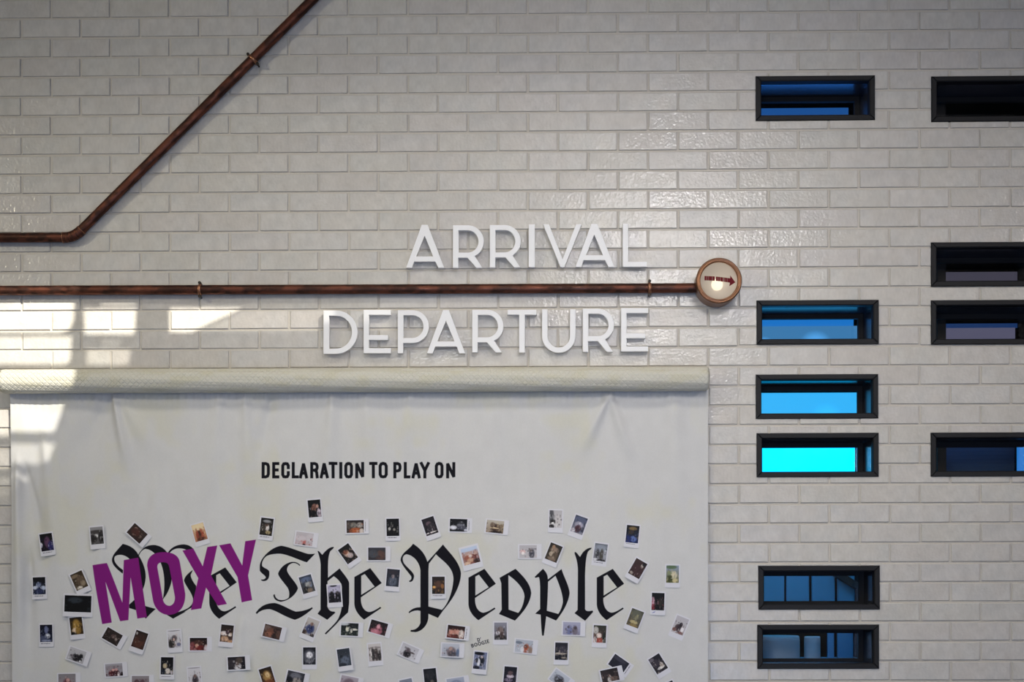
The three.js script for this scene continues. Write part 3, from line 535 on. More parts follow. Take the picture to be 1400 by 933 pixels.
{
  // off-white cloth with faint yellowish mottling of its print
  const img = bx.createImageData(CW, CH);
  for (let y = 0; y < CH; y++) for (let x = 0; x < CW; x++) {
    const n = noiseAt(N16, 16, x / 150, y / 120), n2 = noiseAt(N64, 64, x / 26 + 9, y / 34), n3 = noiseAt(N128, 128, x / 3, y / 3);
    const yel = THREE.MathUtils.smoothstep(0.65 * n + 0.35 * n2, 0.5, 0.85), k = 4 * (n2 - 0.5) + 3 * (n3 - 0.5), i = (y * CW + x) * 4;
    img.data[i] = 203 + k - 2 * yel; img.data[i + 1] = 202 + k - 3 * yel; img.data[i + 2] = 201 + k - 12 * yel; img.data[i + 3] = 255;
  }
  bx.putImageData(img, 0, 0);
  // heading in tall narrow capitals, drawn as strokes: x from, x to, strokes in a unit box (y down)
  const G = {
    D: [[[0, 0.5], [0, 0], [0.5, 0], [0.85, 0.06], [1, 0.22], [1, 0.78], [0.85, 0.94], [0.5, 1], [0, 1], [0, 0.5]]], E: [[[1, 0], [0, 0], [0, 1], [1, 1]], [[0, 0.48], [0.85, 0.48]]],
    C: [[[1, 0.3], [1, 0.16], [0.82, 0.02], [0.5, 0], [0.18, 0.02], [0, 0.16], [0, 0.84], [0.18, 0.98], [0.5, 1], [0.82, 0.98], [1, 0.84], [1, 0.68]]], L: [[[0, 0], [0, 1], [1, 1]]],
    A: [[[0, 1], [0.5, 0], [1, 1]], [[0.2, 0.72], [0.8, 0.72]]], R: [[[0, 1], [0, 0], [0.55, 0], [0.88, 0.06], [1, 0.2], [1, 0.32], [0.88, 0.46], [0.55, 0.5], [0, 0.5]], [[0.6, 0.5], [0.9, 0.66], [1, 1]]],
    T: [[[0, 0], [1, 0]], [[0.5, 0], [0.5, 1]]], I: [[[0.5, 0], [0.5, 1]]], O: [[[0.5, 0], [0.82, 0.03], [1, 0.18], [1, 0.82], [0.82, 0.97], [0.5, 1], [0.18, 0.97], [0, 0.82], [0, 0.18], [0.18, 0.03], [0.5, 0]]],
    N: [[[0, 1], [0, 0], [1, 1], [1, 0]]], P: [[[0, 1], [0, 0], [0.55, 0], [0.88, 0.06], [1, 0.2], [1, 0.36], [0.88, 0.5], [0.55, 0.55], [0, 0.55]]], Y: [[[0, 0], [0.5, 0.52], [1, 0]], [[0.5, 0.5], [0.5, 1]]],
  };
  const line = 'D83-135 E150-195 C208-262 L275-320 A322-378 R393-447 A455-512 T513-567 I579-597 O610-665 N680-737 T770-822 O830-887 P923-975 L990-1032 A1040-1097 Y1093-1155 O1188-1243 N1260-1318';
  bx.strokeStyle = bx.fillStyle = BLACK; bx.lineJoin = 'miter'; bx.lineCap = 'square'; bx.miterLimit = 3;
  const lw = 4.0;
  for (const item of line.split(' ')) {
    const [, ch, a, b] = /([A-Z])(\d+)-(\d+)/.exec(item), x0 = 340 + a / 4.667 + lw / 2, x1 = 340 + b / 4.667 - lw / 2, y0 = 632.2 + lw / 2, y1 = 654.4 - lw / 2;
    bx.lineWidth = lw * MM * SC;
    for (const st of G[ch]) { bx.beginPath(); st.forEach(([u, v], i) => { const p = B(x0 + u * (x1 - x0), y0 + v * (y1 - y0) * (ch === 'I' ? 1.02 : 1)); if (i) bx.lineTo(...p); else bx.moveTo(...p); }); bx.stroke(); }
  }
  // broken-letter words
  const e = 'M363 362 L508 282 L612 418 L422 548 L422 570 C424 630 455 680 500 682 C530 680 570 655 600 635 L608 646 L453 750 C400 712 364 660 363 600 Z M425 352 L458 335 L548 450 L425 526 Z';
  const put = (d, ox, oy) => svgPath(bx, d, ox, oy, TK);
  put(e, 231.8, 734); put(e, 430, 735); put(e, 430 + 156.1, 735.9); put(e, 430 + 331.5, 735.9);
  for (const d of [
    'M385 398 C320 350 285 310 287 270 C295 220 330 190 385 128 C450 140 500 170 530 230 C575 300 600 370 598 430 C595 480 585 510 572 540 C560 450 520 330 440 258 C400 222 345 218 315 240 C290 275 330 330 388 365 Z',
    'M528 228 C560 160 620 135 680 138 C745 145 790 190 805 240 C835 320 840 430 825 490 C805 560 780 600 752 635 C775 540 775 400 735 300 C700 215 650 175 590 172 C560 185 540 210 532 240 Z',
    'M800 205 C830 155 885 133 940 132 C1005 135 1045 170 1065 260 L1090 330 L1060 340 C1045 250 1010 185 930 170 C880 160 840 175 812 210 Z',
    'M1025 365 C985 390 945 430 945 465 C965 520 1010 560 1025 620 C1035 680 1000 715 905 745 L790 775 L845 808 L1000 715 C1050 690 1060 640 1050 600 L1055 510 C1030 480 1005 440 1005 410 Z',
    'M445 680 L490 640 L600 695 L690 720 L640 765 L600 808 L520 735 L445 712 Z', 'M770 760 L845 808 L960 745 L845 770 Z']) put(d, 110, 725);
  put('M112 385 C130 388 150 385 157 365 C150 345 110 325 102 305 C100 270 100 235 120 205 C160 140 230 85 300 78 C390 95 460 130 540 152 C565 155 585 152 605 150 L530 228 C460 210 370 160 290 150 C240 148 190 155 165 170 C130 195 118 230 122 262 C150 290 188 290 188 320 C190 360 180 390 150 398 C130 402 115 398 112 385 Z', 340, 735);
  put('M470 255 C450 230 420 222 390 225 C340 235 290 270 268 330 C270 360 320 410 355 460 C370 490 375 520 365 550 C340 575 300 578 270 568 C245 555 238 535 238 520 L225 525 C225 560 250 582 290 588 C350 585 430 530 448 465 C440 420 370 360 350 310 C342 280 360 245 400 235 C430 232 450 245 462 260 Z', 340, 735);
  put('M65 690 C110 620 170 600 240 600 C310 615 380 665 430 678 C500 675 550 655 578 638 L584 648 C540 690 470 740 420 752 C340 730 250 665 190 655 C140 655 100 670 75 700 Z', 340, 735);
  put('M628 125 C645 122 655 150 672 160 C700 120 740 85 775 88 C778 100 760 110 745 125 C725 160 722 220 722 300 L722 370 L828 285 C860 330 915 390 915 420 L915 600 C910 640 908 670 905 685 L825 760 C790 805 740 850 705 885 L693 878 C740 830 800 780 820 735 C840 690 850 650 850 600 L850 450 C845 410 800 370 775 355 L718 400 L716 630 C725 660 745 680 780 678 L790 688 L716 752 L628 698 L655 660 L656 250 C655 210 640 160 628 125 Z', 340, 735);
  put('M195 398 C215 392 222 375 215 355 C200 330 130 260 118 210 C118 170 150 140 180 115 C200 98 220 80 233 60 C280 90 340 140 362 225 L505 66 C540 120 660 220 668 330 C665 450 590 570 505 668 L458 735 L372 697 L372 720 C372 790 320 860 250 865 C235 862 220 862 208 860 L212 845 C250 850 290 820 300 780 L300 672 C265 660 225 672 195 693 L192 683 C220 650 260 638 300 638 L300 300 C290 220 230 160 170 155 C135 165 128 200 150 240 C190 290 240 320 242 355 C238 390 225 410 200 407 Z M376 240 L440 155 C500 215 600 270 600 380 C595 480 560 600 495 662 L372 632 L372 330 C372 290 374 260 376 240 Z', 530, 735);
  put('M420 370 L565 288 C620 340 705 420 708 510 C700 600 640 680 560 760 L415 700 L440 660 L436 420 Z M500 345 C560 385 645 460 648 540 C640 610 620 660 590 690 L502 660 L500 345 Z', 620, 735);
  put('M740 362 L815 288 C845 315 860 345 860 385 L985 290 C1000 350 1058 450 1058 510 C1050 590 1000 680 935 760 L845 720 C838 780 830 850 822 898 L808 896 C800 830 798 770 795 705 L745 697 L790 655 L790 450 C788 400 785 375 778 362 L748 370 Z M862 405 L930 350 C960 420 1000 520 998 590 C990 640 970 680 955 700 L850 670 C856 600 860 500 862 405 Z', 620, 735);
  put('M438 135 C455 130 470 165 488 180 C510 130 550 95 592 95 C592 110 570 115 560 130 C540 170 535 260 532 350 L532 655 C540 675 560 680 600 668 L606 680 L533 762 L437 692 L465 662 L468 300 C466 230 450 180 438 150 Z', 720, 735);
  // purple word set over the first black one
  bx.fillStyle = PURPLE;
  put('M112 322 L242 302 L382 665 L395 275 L528 252 L610 795 L520 808 L457 430 L437 822 L362 832 L228 470 L285 845 L200 858 Z', 110, 725);
  put('M612 330 C612 250 660 210 740 203 C830 198 890 225 905 290 L955 580 C960 700 900 770 810 775 C720 772 680 700 668 650 Z M705 340 C703 300 740 290 770 297 C800 300 805 320 812 350 L860 600 C868 660 840 690 810 692 C775 690 760 660 755 640 Z', 110, 725);
  put('M130 188 L228 168 L315 332 L357 155 L447 142 L390 412 L535 675 L452 690 L345 525 L302 715 L207 730 L275 440 Z', 230, 725);
  put('M465 140 L567 122 L675 325 L703 103 L800 88 L728 415 L765 640 L670 660 L632 430 Z', 230, 725);
  // small marker signature
  bx.fillStyle = '#1a1a22';
  const sig = (text, px, py, size) => { bx.save(); bx.translate(...B(px, py)); bx.rotate(-0.27); bx.font = `bold ${size * MM * SC}px sans-serif`; bx.textAlign = 'center'; bx.fillText(text, 0, 0); bx.restore(); };
  sig('D’', 655.6, 877.3, 6.6); sig('BOOGIE', 657, 882.5, 6.8);
}
const banner = thing('banner', 'wide off-white cloth banner with black and purple print, its top rolled up', 'banner', V3((bA + bB) / 2, bBot, 0));
{
  const NX = 420, NY = 170, pos = [], uvs = [], idx = [], o = banner.position;
  const top = at(500, 522, BZ).y, TH = 0.0012;
  for (const back of [0, 1]) for (let j = 0; j <= NY; j++) for (let i = 0; i <= NX; i++) {
    const y = top + (bBot - top) * j / NY, edge = -0.0025 * Math.min(1, Math.max(0, (bTop - y) / 1.0)), x = bA + 0.0035 * Math.min(1, (top - y) / 0.4) + (bB + edge - bA - 0.0035 * Math.min(1, (top - y) / 0.4)) * i / NX;
    pos.push(x - o.x, y - o.y, bannerZ(x, y) - back * TH); uvs.push((x - bA) / (bB - bA), 1 - (bTop - y) / (bTop - bBot));
  }
  const n = (NX + 1) * (NY + 1), id = (i, j, b) => b * n + j * (NX + 1) + i;
  for (let j = 0; j < NY; j++) for (let i = 0; i < NX; i++) { const a = id(i, j, 0), b = id(i + 1, j, 0), c = id(i + 1, j + 1, 0), d = id(i, j + 1, 0); idx.push(a, d, b, b, d, c, a + n, b + n, d + n, b + n, c + n, d + n); }
  for (let j = 0; j < NY; j++) for (const i of [0, NX]) { const a = id(i, j, 0), d = id(i, j + 1, 0); if (i) idx.push(a, d, a + n, d, d + n, a + n); else idx.push(a, a + n, d, d, a + n, d + n); }
  for (let i = 0; i < NX; i++) { const a = id(i, NY, 0), b = id(i + 1, NY, 0); idx.push(a, a + n, b, b, a + n, b + n); }
  const g = new THREE.BufferGeometry(); g.setAttribute('position', new THREE.Float32BufferAttribute(pos, 3)); g.setAttribute('uv', new THREE.Float32BufferAttribute(uvs, 2)); g.setIndex(idx); g.computeVertexNormals();
  const weave = dataTex(256, (u, v) => { const n2 = noiseAt(N128, 128, u * 128, v * 128), k = 128 + 60 * (n2 - 0.5) + 40 * Math.sin(u * Math.PI * 128) * Math.sin(v * Math.PI * 128); return [k, k, k]; }); weave.repeat.set(18, 9);
  mesh('printed_sheet', g, phys({ map: tex(bannerCanvas), roughness: 0.9, specularIntensity: 0.4, bumpMap: weave, bumpScale: 0.0002 }), banner);
  // the rolled-up top: a wound cloth tube with a loose upper edge and a quilted diamond weave
  const q = at(486, 519.8, 0.048), x0 = at(2, 520, 0.048).x, x1 = at(968.5, 520, 0.048).x, R0 = 16.8 * MM, SEG = 72, RUN = 260, p2 = [], u2 = [], i2 = [];
  const edge = 0.62;                                                // where the loose edge lies, above the front
  const wav = (x) => 0.0006 * Math.sin(x * 9 + 1) + 0.0004 * Math.sin(x * 23);
  for (let i = 0; i <= RUN; i++) for (let k = 0; k <= SEG; k++) {
    const x = x0 + (x1 - x0) * i / RUN, a = edge + 0.03 * Math.sin(x * 5) - 2 * Math.PI * k / SEG, end = Math.min(1, (x - x0) / 0.016, (x1 - x) / 0.006), taper = Math.sqrt(Math.max(0, 1 - (1 - end) ** 2)) * 0.12 + 0.88;
    const r = (R0 - 0.0022 * k / SEG + wav(x + a)) * taper;
    p2.push(x - o.x, q.y + 0.0024 * (1 - (x - x0) / (x1 - x0)) * 0 + r * Math.sin(a) - o.y - 0.0018 * ((x - x0) / (x1 - x0) - 0.5), 0.048 + r * Math.cos(a)); u2.push(x, a * R0);
  }
  for (let i = 0; i < RUN; i++) for (let k = 0; k < SEG; k++) { const a = i * (SEG + 1) + k, b = a + SEG + 1; i2.push(a, a + 1, b, b, a + 1, b + 1); }
  const add = (x, y, z, u, v) => { p2.push(x, y, z); u2.push(u, v); return p2.length / 3 - 1; };
  for (const [i, s] of [[0, 1], [RUN, -1]]) {                        // wound ends
    const c = add((i ? x1 : x0) - o.x + s * 0.006, q.y - o.y, 0.048, 0, 0), base = i * (SEG + 1);
    for (let k = 0; k < SEG; k++) if (s > 0) i2.push(c, base + k + 1, base + k); else i2.push(c, base + k, base + k + 1);
  }
  for (let i = 0; i < RUN; i++) { const a = i * (SEG + 1), b = a + SEG + 1; i2.push(a, b, a + SEG, b, b + SEG, a + SEG); }    // the loose edge's thickness
  const rg = new THREE.BufferGeometry(); rg.setAttribute('position', new THREE.Float32BufferAttribute(p2, 3)); rg.setAttribute('uv', new THREE.Float32BufferAttribute(u2, 2)); rg.setIndex(i2); rg.computeVertexNormals();
  const quilt = dataTex(256, (u, v) => { const a = Math.abs(Math.sin(Math.PI * 4 * (u + v))), b = Math.abs(Math.sin(Math.PI * 4 * (u - v))), k = 235 * Math.min(1, Math.min(a, b) * 2.2) * (0.75 + 0.25 * noiseAt(N16, 16, u * 16, v * 16)) + 10; return [k, k, k]; });
  quilt.repeat.set(1 / 0.08, 1 / 0.08);
  const clothTone = dataTex(256, (u, v) => { const n2 = noiseAt(N16, 16, u * 16, v * 16), y = THREE.MathUtils.smoothstep(n2, 0.5, 0.9); return [203 - 3 * y, 200 - 4 * y, 188 - 10 * y]; }, true); clothTone.repeat.set(1.2, 3);
  mesh('rolled_top', rg, std({ map: clothTone, roughness: 0.8, bumpMap: quilt, bumpScale: 0.0015, side: THREE.DoubleSide }), banner);
}

// ------------------------------------------------------------------ instant photographs stuck on the banner
// centre of the picture (photo pixels), format, turn (degrees, anticlockwise), what it shows, colours: upper, lower, soft patches [x, y, rx, ry, colour]
const K = '#08080c', G1 = '#c9c6cb', W1 = '#e9e6ea', BR = '#2c211f', NV = '#12182e';
const PHOTOS = [
  [65, 741.9, 'p', 8, 'dark instant photo of a purple-lit face, near the left edge above the word', K, '#15101e', [[0.55, 0.5, 0.22, 0.3, '#5a3c56'], [0.05, 0.62, 0.12, 0.14, '#d9d6df'], [0.8, 0.75, 0.25, 0.3, '#2b2a5e']], 1],
  [133, 732.7, 'p', 5, 'grey instant photo with a white patch, straight above the purple M', '#8f8d8f', '#4a4748', [[0.5, 0.3, 0.6, 0.1, '#3a3636'], [0.45, 0.52, 0.14, 0.1, '#e8e6e4'], [0.2, 0.65, 0.3, 0.2, '#1f1c1d'], [0.8, 0.6, 0.2, 0.3, '#211e20']]],
  [188, 729.7, 'l', -41.5, 'brown instant photo steeply tilted above the black swash', '#352824', BR, [[0.3, 0.28, 0.1, 0.1, '#a88f86'], [0.4, 0.5, 0.25, 0.3, '#4a2a24']]],
  [53.6, 801.4, 'p', 2, 'dark blue instant photo with white shapes, left of the tilted brown one', K, NV, [[0.45, 0.45, 0.2, 0.15, '#77809a'], [0.2, 0.6, 0.2, 0.1, '#c9cfdd'], [0.8, 0.62, 0.2, 0.12, '#b9c2d6'], [0.5, 0.8, 0.3, 0.15, '#2a3050']], 1],
  [108.8, 794.3, 'p', 24, 'speckled brown instant photo tilted right over the wide black one', '#33291f', '#4a3d30', [[0.3, 0.2, 0.3, 0.1, '#776653'], [0.6, 0.45, 0.3, 0.2, '#5a4a3c'], [0.35, 0.88, 0.2, 0.1, '#e3dccf'], [0.7, 0.7, 0.2, 0.15, '#8a7a66']]],
  [107.3, 826, 'w', -2, 'wide instant photo, almost wholly black, left of the purple M', '#04050a', '#050609', [[0.4, 0.3, 0.25, 0.16, '#2a3138']]],
  [62.9, 866.5, 'p', 1, 'blue-black instant photo with a captioned foot, lowest near the left edge', '#0b0d1c', NV, [[0.5, 0.3, 0.15, 0.2, '#6a7090'], [0.6, 0.65, 0.2, 0.14, '#dfe1e6'], [0.3, 0.75, 0.3, 0.12, '#4a5068'], [0.5, 0.9, 0.4, 0.06, '#8288a0']], 1],
  [104.9, 856.2, 'p', 6, 'golden brown instant photo right under the wide black one', '#1c140c', '#3a2a12', [[0.5, 0.5, 0.3, 0.35, '#a5813d'], [0.35, 0.75, 0.2, 0.15, '#d7bfa8'], [0.2, 0.9, 0.15, 0.08, K], [0.6, 0.75, 0.2, 0.2, '#8a6a32']]],
  [105, 896.4, 'l', -19, 'pale instant photo with two small black figures, bottom left', '#b4b2b6', '#a5a3a8', [[0.5, 0.68, 0.22, 0.26, '#171418'], [0.75, 0.6, 0.12, 0.3, '#141216'], [0.78, 0.9, 0.05, 0.14, '#e3e3e6'], [0.25, 0.6, 0.08, 0.08, '#5a5058']]],
  [153.5, 871, 'l', -30, 'dark brown tilted instant photo under the purple M', '#2e2523', '#241d1c', [[0.55, 0.45, 0.15, 0.15, '#574340'], [0.75, 0.55, 0.07, 0.13, '#93857f']]],
  [191.3, 875.4, 'p', -19, 'reddish brown instant photo leaning left, under the purple M and O', '#241b1a', '#3c2622', [[0.15, 0.2, 0.08, 0.08, '#a5a09d'], [0.5, 0.6, 0.4, 0.3, '#4f3027'], [0.6, 0.35, 0.3, 0.2, '#36231f']]],
  [155.8, 916.5, 'l', 4, 'pale instant photo of pink-faced people along the bottom left', '#a19ea4', '#8d878d', [[0.5, 0.35, 0.5, 0.2, '#8a8388'], [0.35, 0.75, 0.16, 0.22, '#4b1f24'], [0.6, 0.75, 0.18, 0.25, '#3a1a20'], [0.45, 0.5, 0.08, 0.1, '#d3a29c'], [0.62, 0.48, 0.08, 0.1, '#cf9b96'], [0.72, 0.85, 0.06, 0.18, '#e6d9d8'], [0.92, 0.9, 0.1, 0.2, '#1c1013']]],
  [91.5, 930.5, 'l', 1, 'half-cropped grey instant photo with a reddish figure, bottom left corner', '#7d797d', '#8f8489', [[0.5, 0.8, 0.22, 0.4, '#5e2f38'], [0.55, 0.5, 0.1, 0.14, '#c79a93']]],
  [192, 933.3, 'l', 0, 'half-cropped greyish instant photo left of the captioned dark one', '#8b8488', '#76696c', [[0.3, 0.6, 0.15, 0.3, '#4a3136'], [0.6, 0.6, 0.15, 0.3, '#59434a']]],
  [238.5, 874.3, 'p', 4, 'pale instant photo with a dark figure leaning in its lower left', '#d0cdd1', '#bcb9be', [[0.25, 0.75, 0.25, 0.25, '#23201f'], [0.5, 0.45, 0.2, 0.16, '#5c5254'], [0.5, 0.02, 0.5, 0.05, '#6d696b'], [0.8, 0.8, 0.15, 0.1, '#6c6c86'], [0.45, 0.52, 0.08, 0.08, '#c7a79b']]],
  [271.3, 881.2, 'l', 0, 'dark instant photo with a pink person, under the letter X', '#17110f', '#3a1e1e', [[0.2, 0.7, 0.22, 0.35, '#8a4a4e'], [0.5, 0.4, 0.25, 0.2, '#4a3028'], [0.42, 0.62, 0.1, 0.15, '#c79a83'], [0.6, 0.8, 0.2, 0.2, '#6e2422'], [0.92, 0.85, 0.12, 0.3, '#cfc6cc']]],
  [310.2, 866.7, 'p', -6, 'black and white-clad instant photo just below the first black e', '#1c1615', '#5a4238', [[0.3, 0.5, 0.3, 0.12, '#e4d9d6'], [0.75, 0.55, 0.14, 0.1, '#e9e2dd'], [0.55, 0.42, 0.14, 0.12, '#3c2c36'], [0.4, 0.8, 0.3, 0.14, '#c69e7f'], [0.75, 0.72, 0.1, 0.08, '#1e1414'], [0.8, 0.92, 0.2, 0.1, '#b58a68']]],
  [228.5, 910.9, 'p', -1, 'dark captioned instant photo with a pale face, bottom left', '#0a0a0e', '#0e0d12', [[0.35, 0.5, 0.18, 0.14, '#b9a98a'], [0.55, 0.78, 0.2, 0.16, '#d8cfc6'], [0.85, 0.85, 0.1, 0.12, '#bab2b8'], [0.2, 0.85, 0.2, 0.12, '#1a2130']], 1],
  [265.8, 925, 'p', 4, 'pale instant photo with a lone dark figure, cut by the bottom edge', '#cbc8cd', '#c4c0c5', [[0.55, 0.75, 0.22, 0.3, '#332c32'], [0.55, 0.5, 0.12, 0.1, '#6f5a58'], [0.5, 0.03, 0.5, 0.05, '#8a878c']]],
  [324.1, 907, 'l', 3, 'dark instant photo with a white-shirted person, below the small pale pair', '#1f1b1f', '#262126', [[0.55, 0.75, 0.2, 0.25, '#dfdcdd'], [0.5, 0.5, 0.12, 0.18, '#5b4a44'], [0.25, 0.5, 0.2, 0.3, '#2f2a30'], [0.65, 0.3, 0.2, 0.2, '#4f433c'], [0.9, 0.6, 0.1, 0.4, '#15131a']]],
  [365.5, 925, 'p', 17, 'golden-lit instant photo leaning right, cut by the bottom edge', '#241a10', '#4a2e1a', [[0.5, 0.5, 0.3, 0.3, '#a58049'], [0.55, 0.42, 0.15, 0.15, '#d8bd8e'], [0.5, 0.9, 0.4, 0.2, '#6b3a24']]],
  [403.8, 927.7, 'l', -13, 'dark grey instant photo leaning left, cut by the bottom edge', '#35353c', '#26262c', [[0.5, 0.35, 0.3, 0.25, '#6b6b74'], [0.6, 0.75, 0.25, 0.3, '#9d958d'], [0.2, 0.7, 0.2, 0.2, '#15151a']]],
  [372.6, 864.3, 'l', -14, 'brown crowd instant photo under the swash of the T', '#40312c', '#4a3630', [[0.2, 0.3, 0.2, 0.2, '#6f5d57'], [0.5, 0.5, 0.3, 0.25, '#6b4436'], [0.75, 0.35, 0.2, 0.2, '#2a2020'], [0.35, 0.75, 0.2, 0.2, '#8a5a48'], [0.7, 0.75, 0.2, 0.2, '#251b1a'], [0.85, 0.6, 0.12, 0.3, '#5a4138']]],
  [424.8, 858.1, 'p', -22, 'pale instant photo of a person in blue, left of the long tail of the h', '#b9b3ae', '#9d999c', [[0.5, 0.6, 0.3, 0.25, '#2c3560'], [0.5, 0.55, 0.12, 0.12, '#1a2040'], [0.15, 0.85, 0.2, 0.12, '#3a2a26'], [0.8, 0.9, 0.15, 0.1, '#302a2a'], [0.5, 0.32, 0.12, 0.1, '#8a6f64']]],
  [423, 897.4, 'p', 0, 'dark instant photo with a bright round glow in its middle', '#16161c', '#1c1c22', [[0.5, 0.5, 0.42, 0.34, '#55555e'], [0.5, 0.45, 0.24, 0.18, '#f0eef2'], [0.5, 0.78, 0.3, 0.1, '#6a6a70']]],
  [478, 861, 'l', -3, 'dark green instant photo with white scrawl, right of the h tail', '#16181a', '#232a26', [[0.15, 0.1, 0.3, 0.12, '#c4c6cc'], [0.38, 0.5, 0.1, 0.16, '#e0ddcc'], [0.75, 0.5, 0.2, 0.08, '#d8d5c8'], [0.6, 0.6, 0.06, 0.16, '#cfcaba']]],
  [517, 858.7, 'l', -16, 'dark instant photo with a pink figure, between the black e and P', '#1a1413', '#2a1a1c', [[0.55, 0.7, 0.2, 0.35, '#a5606e'], [0.5, 0.4, 0.1, 0.16, '#cf98a0'], [0.35, 0.85, 0.2, 0.2, '#c07c8a']]],
  [470.8, 899.2, 'p', 8, 'dim blue-grey instant photo leaning right, below the scrawled dark green one', '#3a3f4a', '#3c424e', [[0.5, 0.2, 0.5, 0.2, '#2c3038'], [0.3, 0.45, 0.12, 0.1, '#1d1f26'], [0.55, 0.65, 0.3, 0.2, '#5c6474'], [0.3, 0.9, 0.3, 0.1, '#23262e']]],
  [512.5, 892.5, 'p', 5, 'pale instant photo of several dark standing figures, below the pink-figure one', '#c6c0bf', '#a49c9a', [[0.35, 0.6, 0.14, 0.35, '#2e2a2a'], [0.6, 0.6, 0.16, 0.36, '#3c3432'], [0.82, 0.7, 0.12, 0.3, '#2a2625'], [0.5, 0.25, 0.5, 0.06, '#8a8281'], [0.2, 0.62, 0.07, 0.3, '#dcd6d2']]],
  [559, 891.6, 'l', -24, 'pale tilted instant photo with one dark hunched figure, below the P', '#b5b3b9', '#c9c7cc', [[0.45, 0.7, 0.2, 0.3, '#1a1619'], [0.42, 0.4, 0.14, 0.16, '#5d5257'], [0.68, 0.5, 0.16, 0.06, '#564b4d']]],
  [588.3, 926.5, 'p', 6, 'almost black instant photo cut by the bottom edge, below the P', '#14141a', '#101014', [[0.5, 0.4, 0.3, 0.3, '#242428'], [0.6, 0.75, 0.14, 0.1, '#5a5650']]],
  [477.3, 934, 'l', -12, 'half-cropped lilac instant photo below the dim blue-grey one', '#a79fa8', '#8e8088', [[0.5, 0.6, 0.3, 0.4, '#6d5c66']]],
  [556.5, 941, 'p', 12, 'barely showing instant photo at the bottom edge, left of the almost black one', '#7c8290', '#6d7280', [[0.5, 0.5, 0.3, 0.3, '#505666']]],
  [623.5, 864.6, 'l', -7, 'dark red group instant photo, under the black letters e and o', '#241311', '#3a1c18', [[0.25, 0.55, 0.14, 0.2, '#c78d7c'], [0.45, 0.5, 0.12, 0.2, '#b98272'], [0.62, 0.5, 0.12, 0.2, '#c9988a'], [0.8, 0.65, 0.14, 0.35, '#e3d9d2'], [0.3, 0.85, 0.3, 0.14, '#5e2a24']], 2],
  [616.2, 889.2, 'l', -3, 'pale grey instant photo with a brown figure, under the dark red group', '#b9bcc6', '#a6a8b4', [[0.55, 0.65, 0.24, 0.36, '#6a5c60'], [0.6, 0.8, 0.22, 0.2, '#474349'], [0.5, 0.4, 0.1, 0.14, '#a98a80'], [0.9, 0.7, 0.1, 0.3, '#5c6a86']]],
  [684.3, 863.5, 'p', 0, 'upright grey instant photo of a blurred figure, under the letter o', '#8d8d99', '#4a464c', [[0.5, 0.5, 0.24, 0.24, '#7a6a66'], [0.3, 0.6, 0.16, 0.1, '#dfdadd'], [0.5, 0.85, 0.4, 0.14, '#282420'], [0.6, 0.7, 0.16, 0.16, '#4b3a38']]],
  [656.4, 903.7, 'p', -6, 'black and white instant photo just under the small handwritten signature', '#6e7490', '#7a8098', [[0.4, 0.12, 0.35, 0.08, K], [0.6, 0.5, 0.2, 0.26, '#14141c'], [0.4, 0.6, 0.12, 0.2, '#e8e8ee'], [0.25, 0.5, 0.1, 0.12, '#23232c'], [0.25, 0.9, 0.25, 0.1, '#16161e'], [0.6, 0.3, 0.1, 0.08, '#c0b0ae']]],
  [716.4, 884.2, 'l', -6, 'pale instant photo of a person in orange, right of the signature', '#a8adb8', '#b4b8c2', [[0.64, 0.7, 0.16, 0.36, '#a3472c'], [0.6, 0.5, 0.1, 0.14, '#6f4a3e'], [0.85, 0.75, 0.14, 0.26, '#8b7468'], [0.2, 0.25, 0.2, 0.1, '#6e7684'], [0.42, 0.75, 0.1, 0.2, '#d9d9de']]],
  [767.5, 891, 'p', -2, 'dark instant photo with a pale curved object, below the tail of the p', '#24222a', '#15141a', [[0.45, 0.62, 0.4, 0.06, '#c4b7a6'], [0.4, 0.5, 0.1, 0.1, '#a5978a'], [0.6, 0.4, 0.3, 0.2, '#3a3640'], [0.7, 0.85, 0.2, 0.05, '#8f8478']]],
  [697.5, 924, 'p', -5, 'dark instant photo with a lilac-white cloth, cut by the bottom edge', '#14121a', '#191620', [[0.5, 0.55, 0.28, 0.1, '#c9bcc6'], [0.5, 0.38, 0.2, 0.12, '#5e4a4c'], [0.4, 0.75, 0.3, 0.1, '#84788c']]],
  [765.3, 928.8, 'l', -36, 'pale steeply tilted instant photo, cut by the bottom edge under the dark one', '#b9bdc8', '#a9adb8', [[0.5, 0.6, 0.26, 0.3, '#2e2a2e'], [0.4, 0.4, 0.2, 0.1, '#6a6c78']]],
  [623.5, 936, 'l', 8, 'half-cropped pale blue-grey instant photo under the brown-figure one', '#a2a8b8', '#8c92a4', [[0.5, 0.5, 0.3, 0.3, '#727a90']]],
  [781.6, 859.8, 'l', -2, 'lavender instant photo of two faded people, under the letter l', '#a3a3b8', '#8f8fa8', [[0.38, 0.65, 0.14, 0.36, '#6a6f94'], [0.68, 0.65, 0.14, 0.36, '#6f6670'], [0.34, 0.4, 0.07, 0.1, '#4a4450'], [0.7, 0.45, 0.08, 0.12, '#4d4348']]],
  [820, 867.4, 'p', -3, 'dark green and red instant photo below the last black e', '#2b3026', '#5a3a34', [[0.2, 0.3, 0.2, 0.2, '#b9b4ae'], [0.45, 0.58, 0.2, 0.14, '#e6d6cc'], [0.5, 0.85, 0.3, 0.14, '#a04a3c'], [0.85, 0.7, 0.14, 0.3, '#1d211a'], [0.15, 0.85, 0.14, 0.2, '#cfc8c8']]],
  [868.3, 845.8, 'p', -21, 'green-brown instant photo leaning left, right of the last black e', '#4c4c42', '#52493a', [[0.5, 0.3, 0.4, 0.25, '#5f6052'], [0.5, 0.72, 0.3, 0.1, '#b5a577'], [0.6, 0.45, 0.12, 0.2, '#7d7a62'], [0.55, 0.9, 0.3, 0.1, '#8a7448']]],
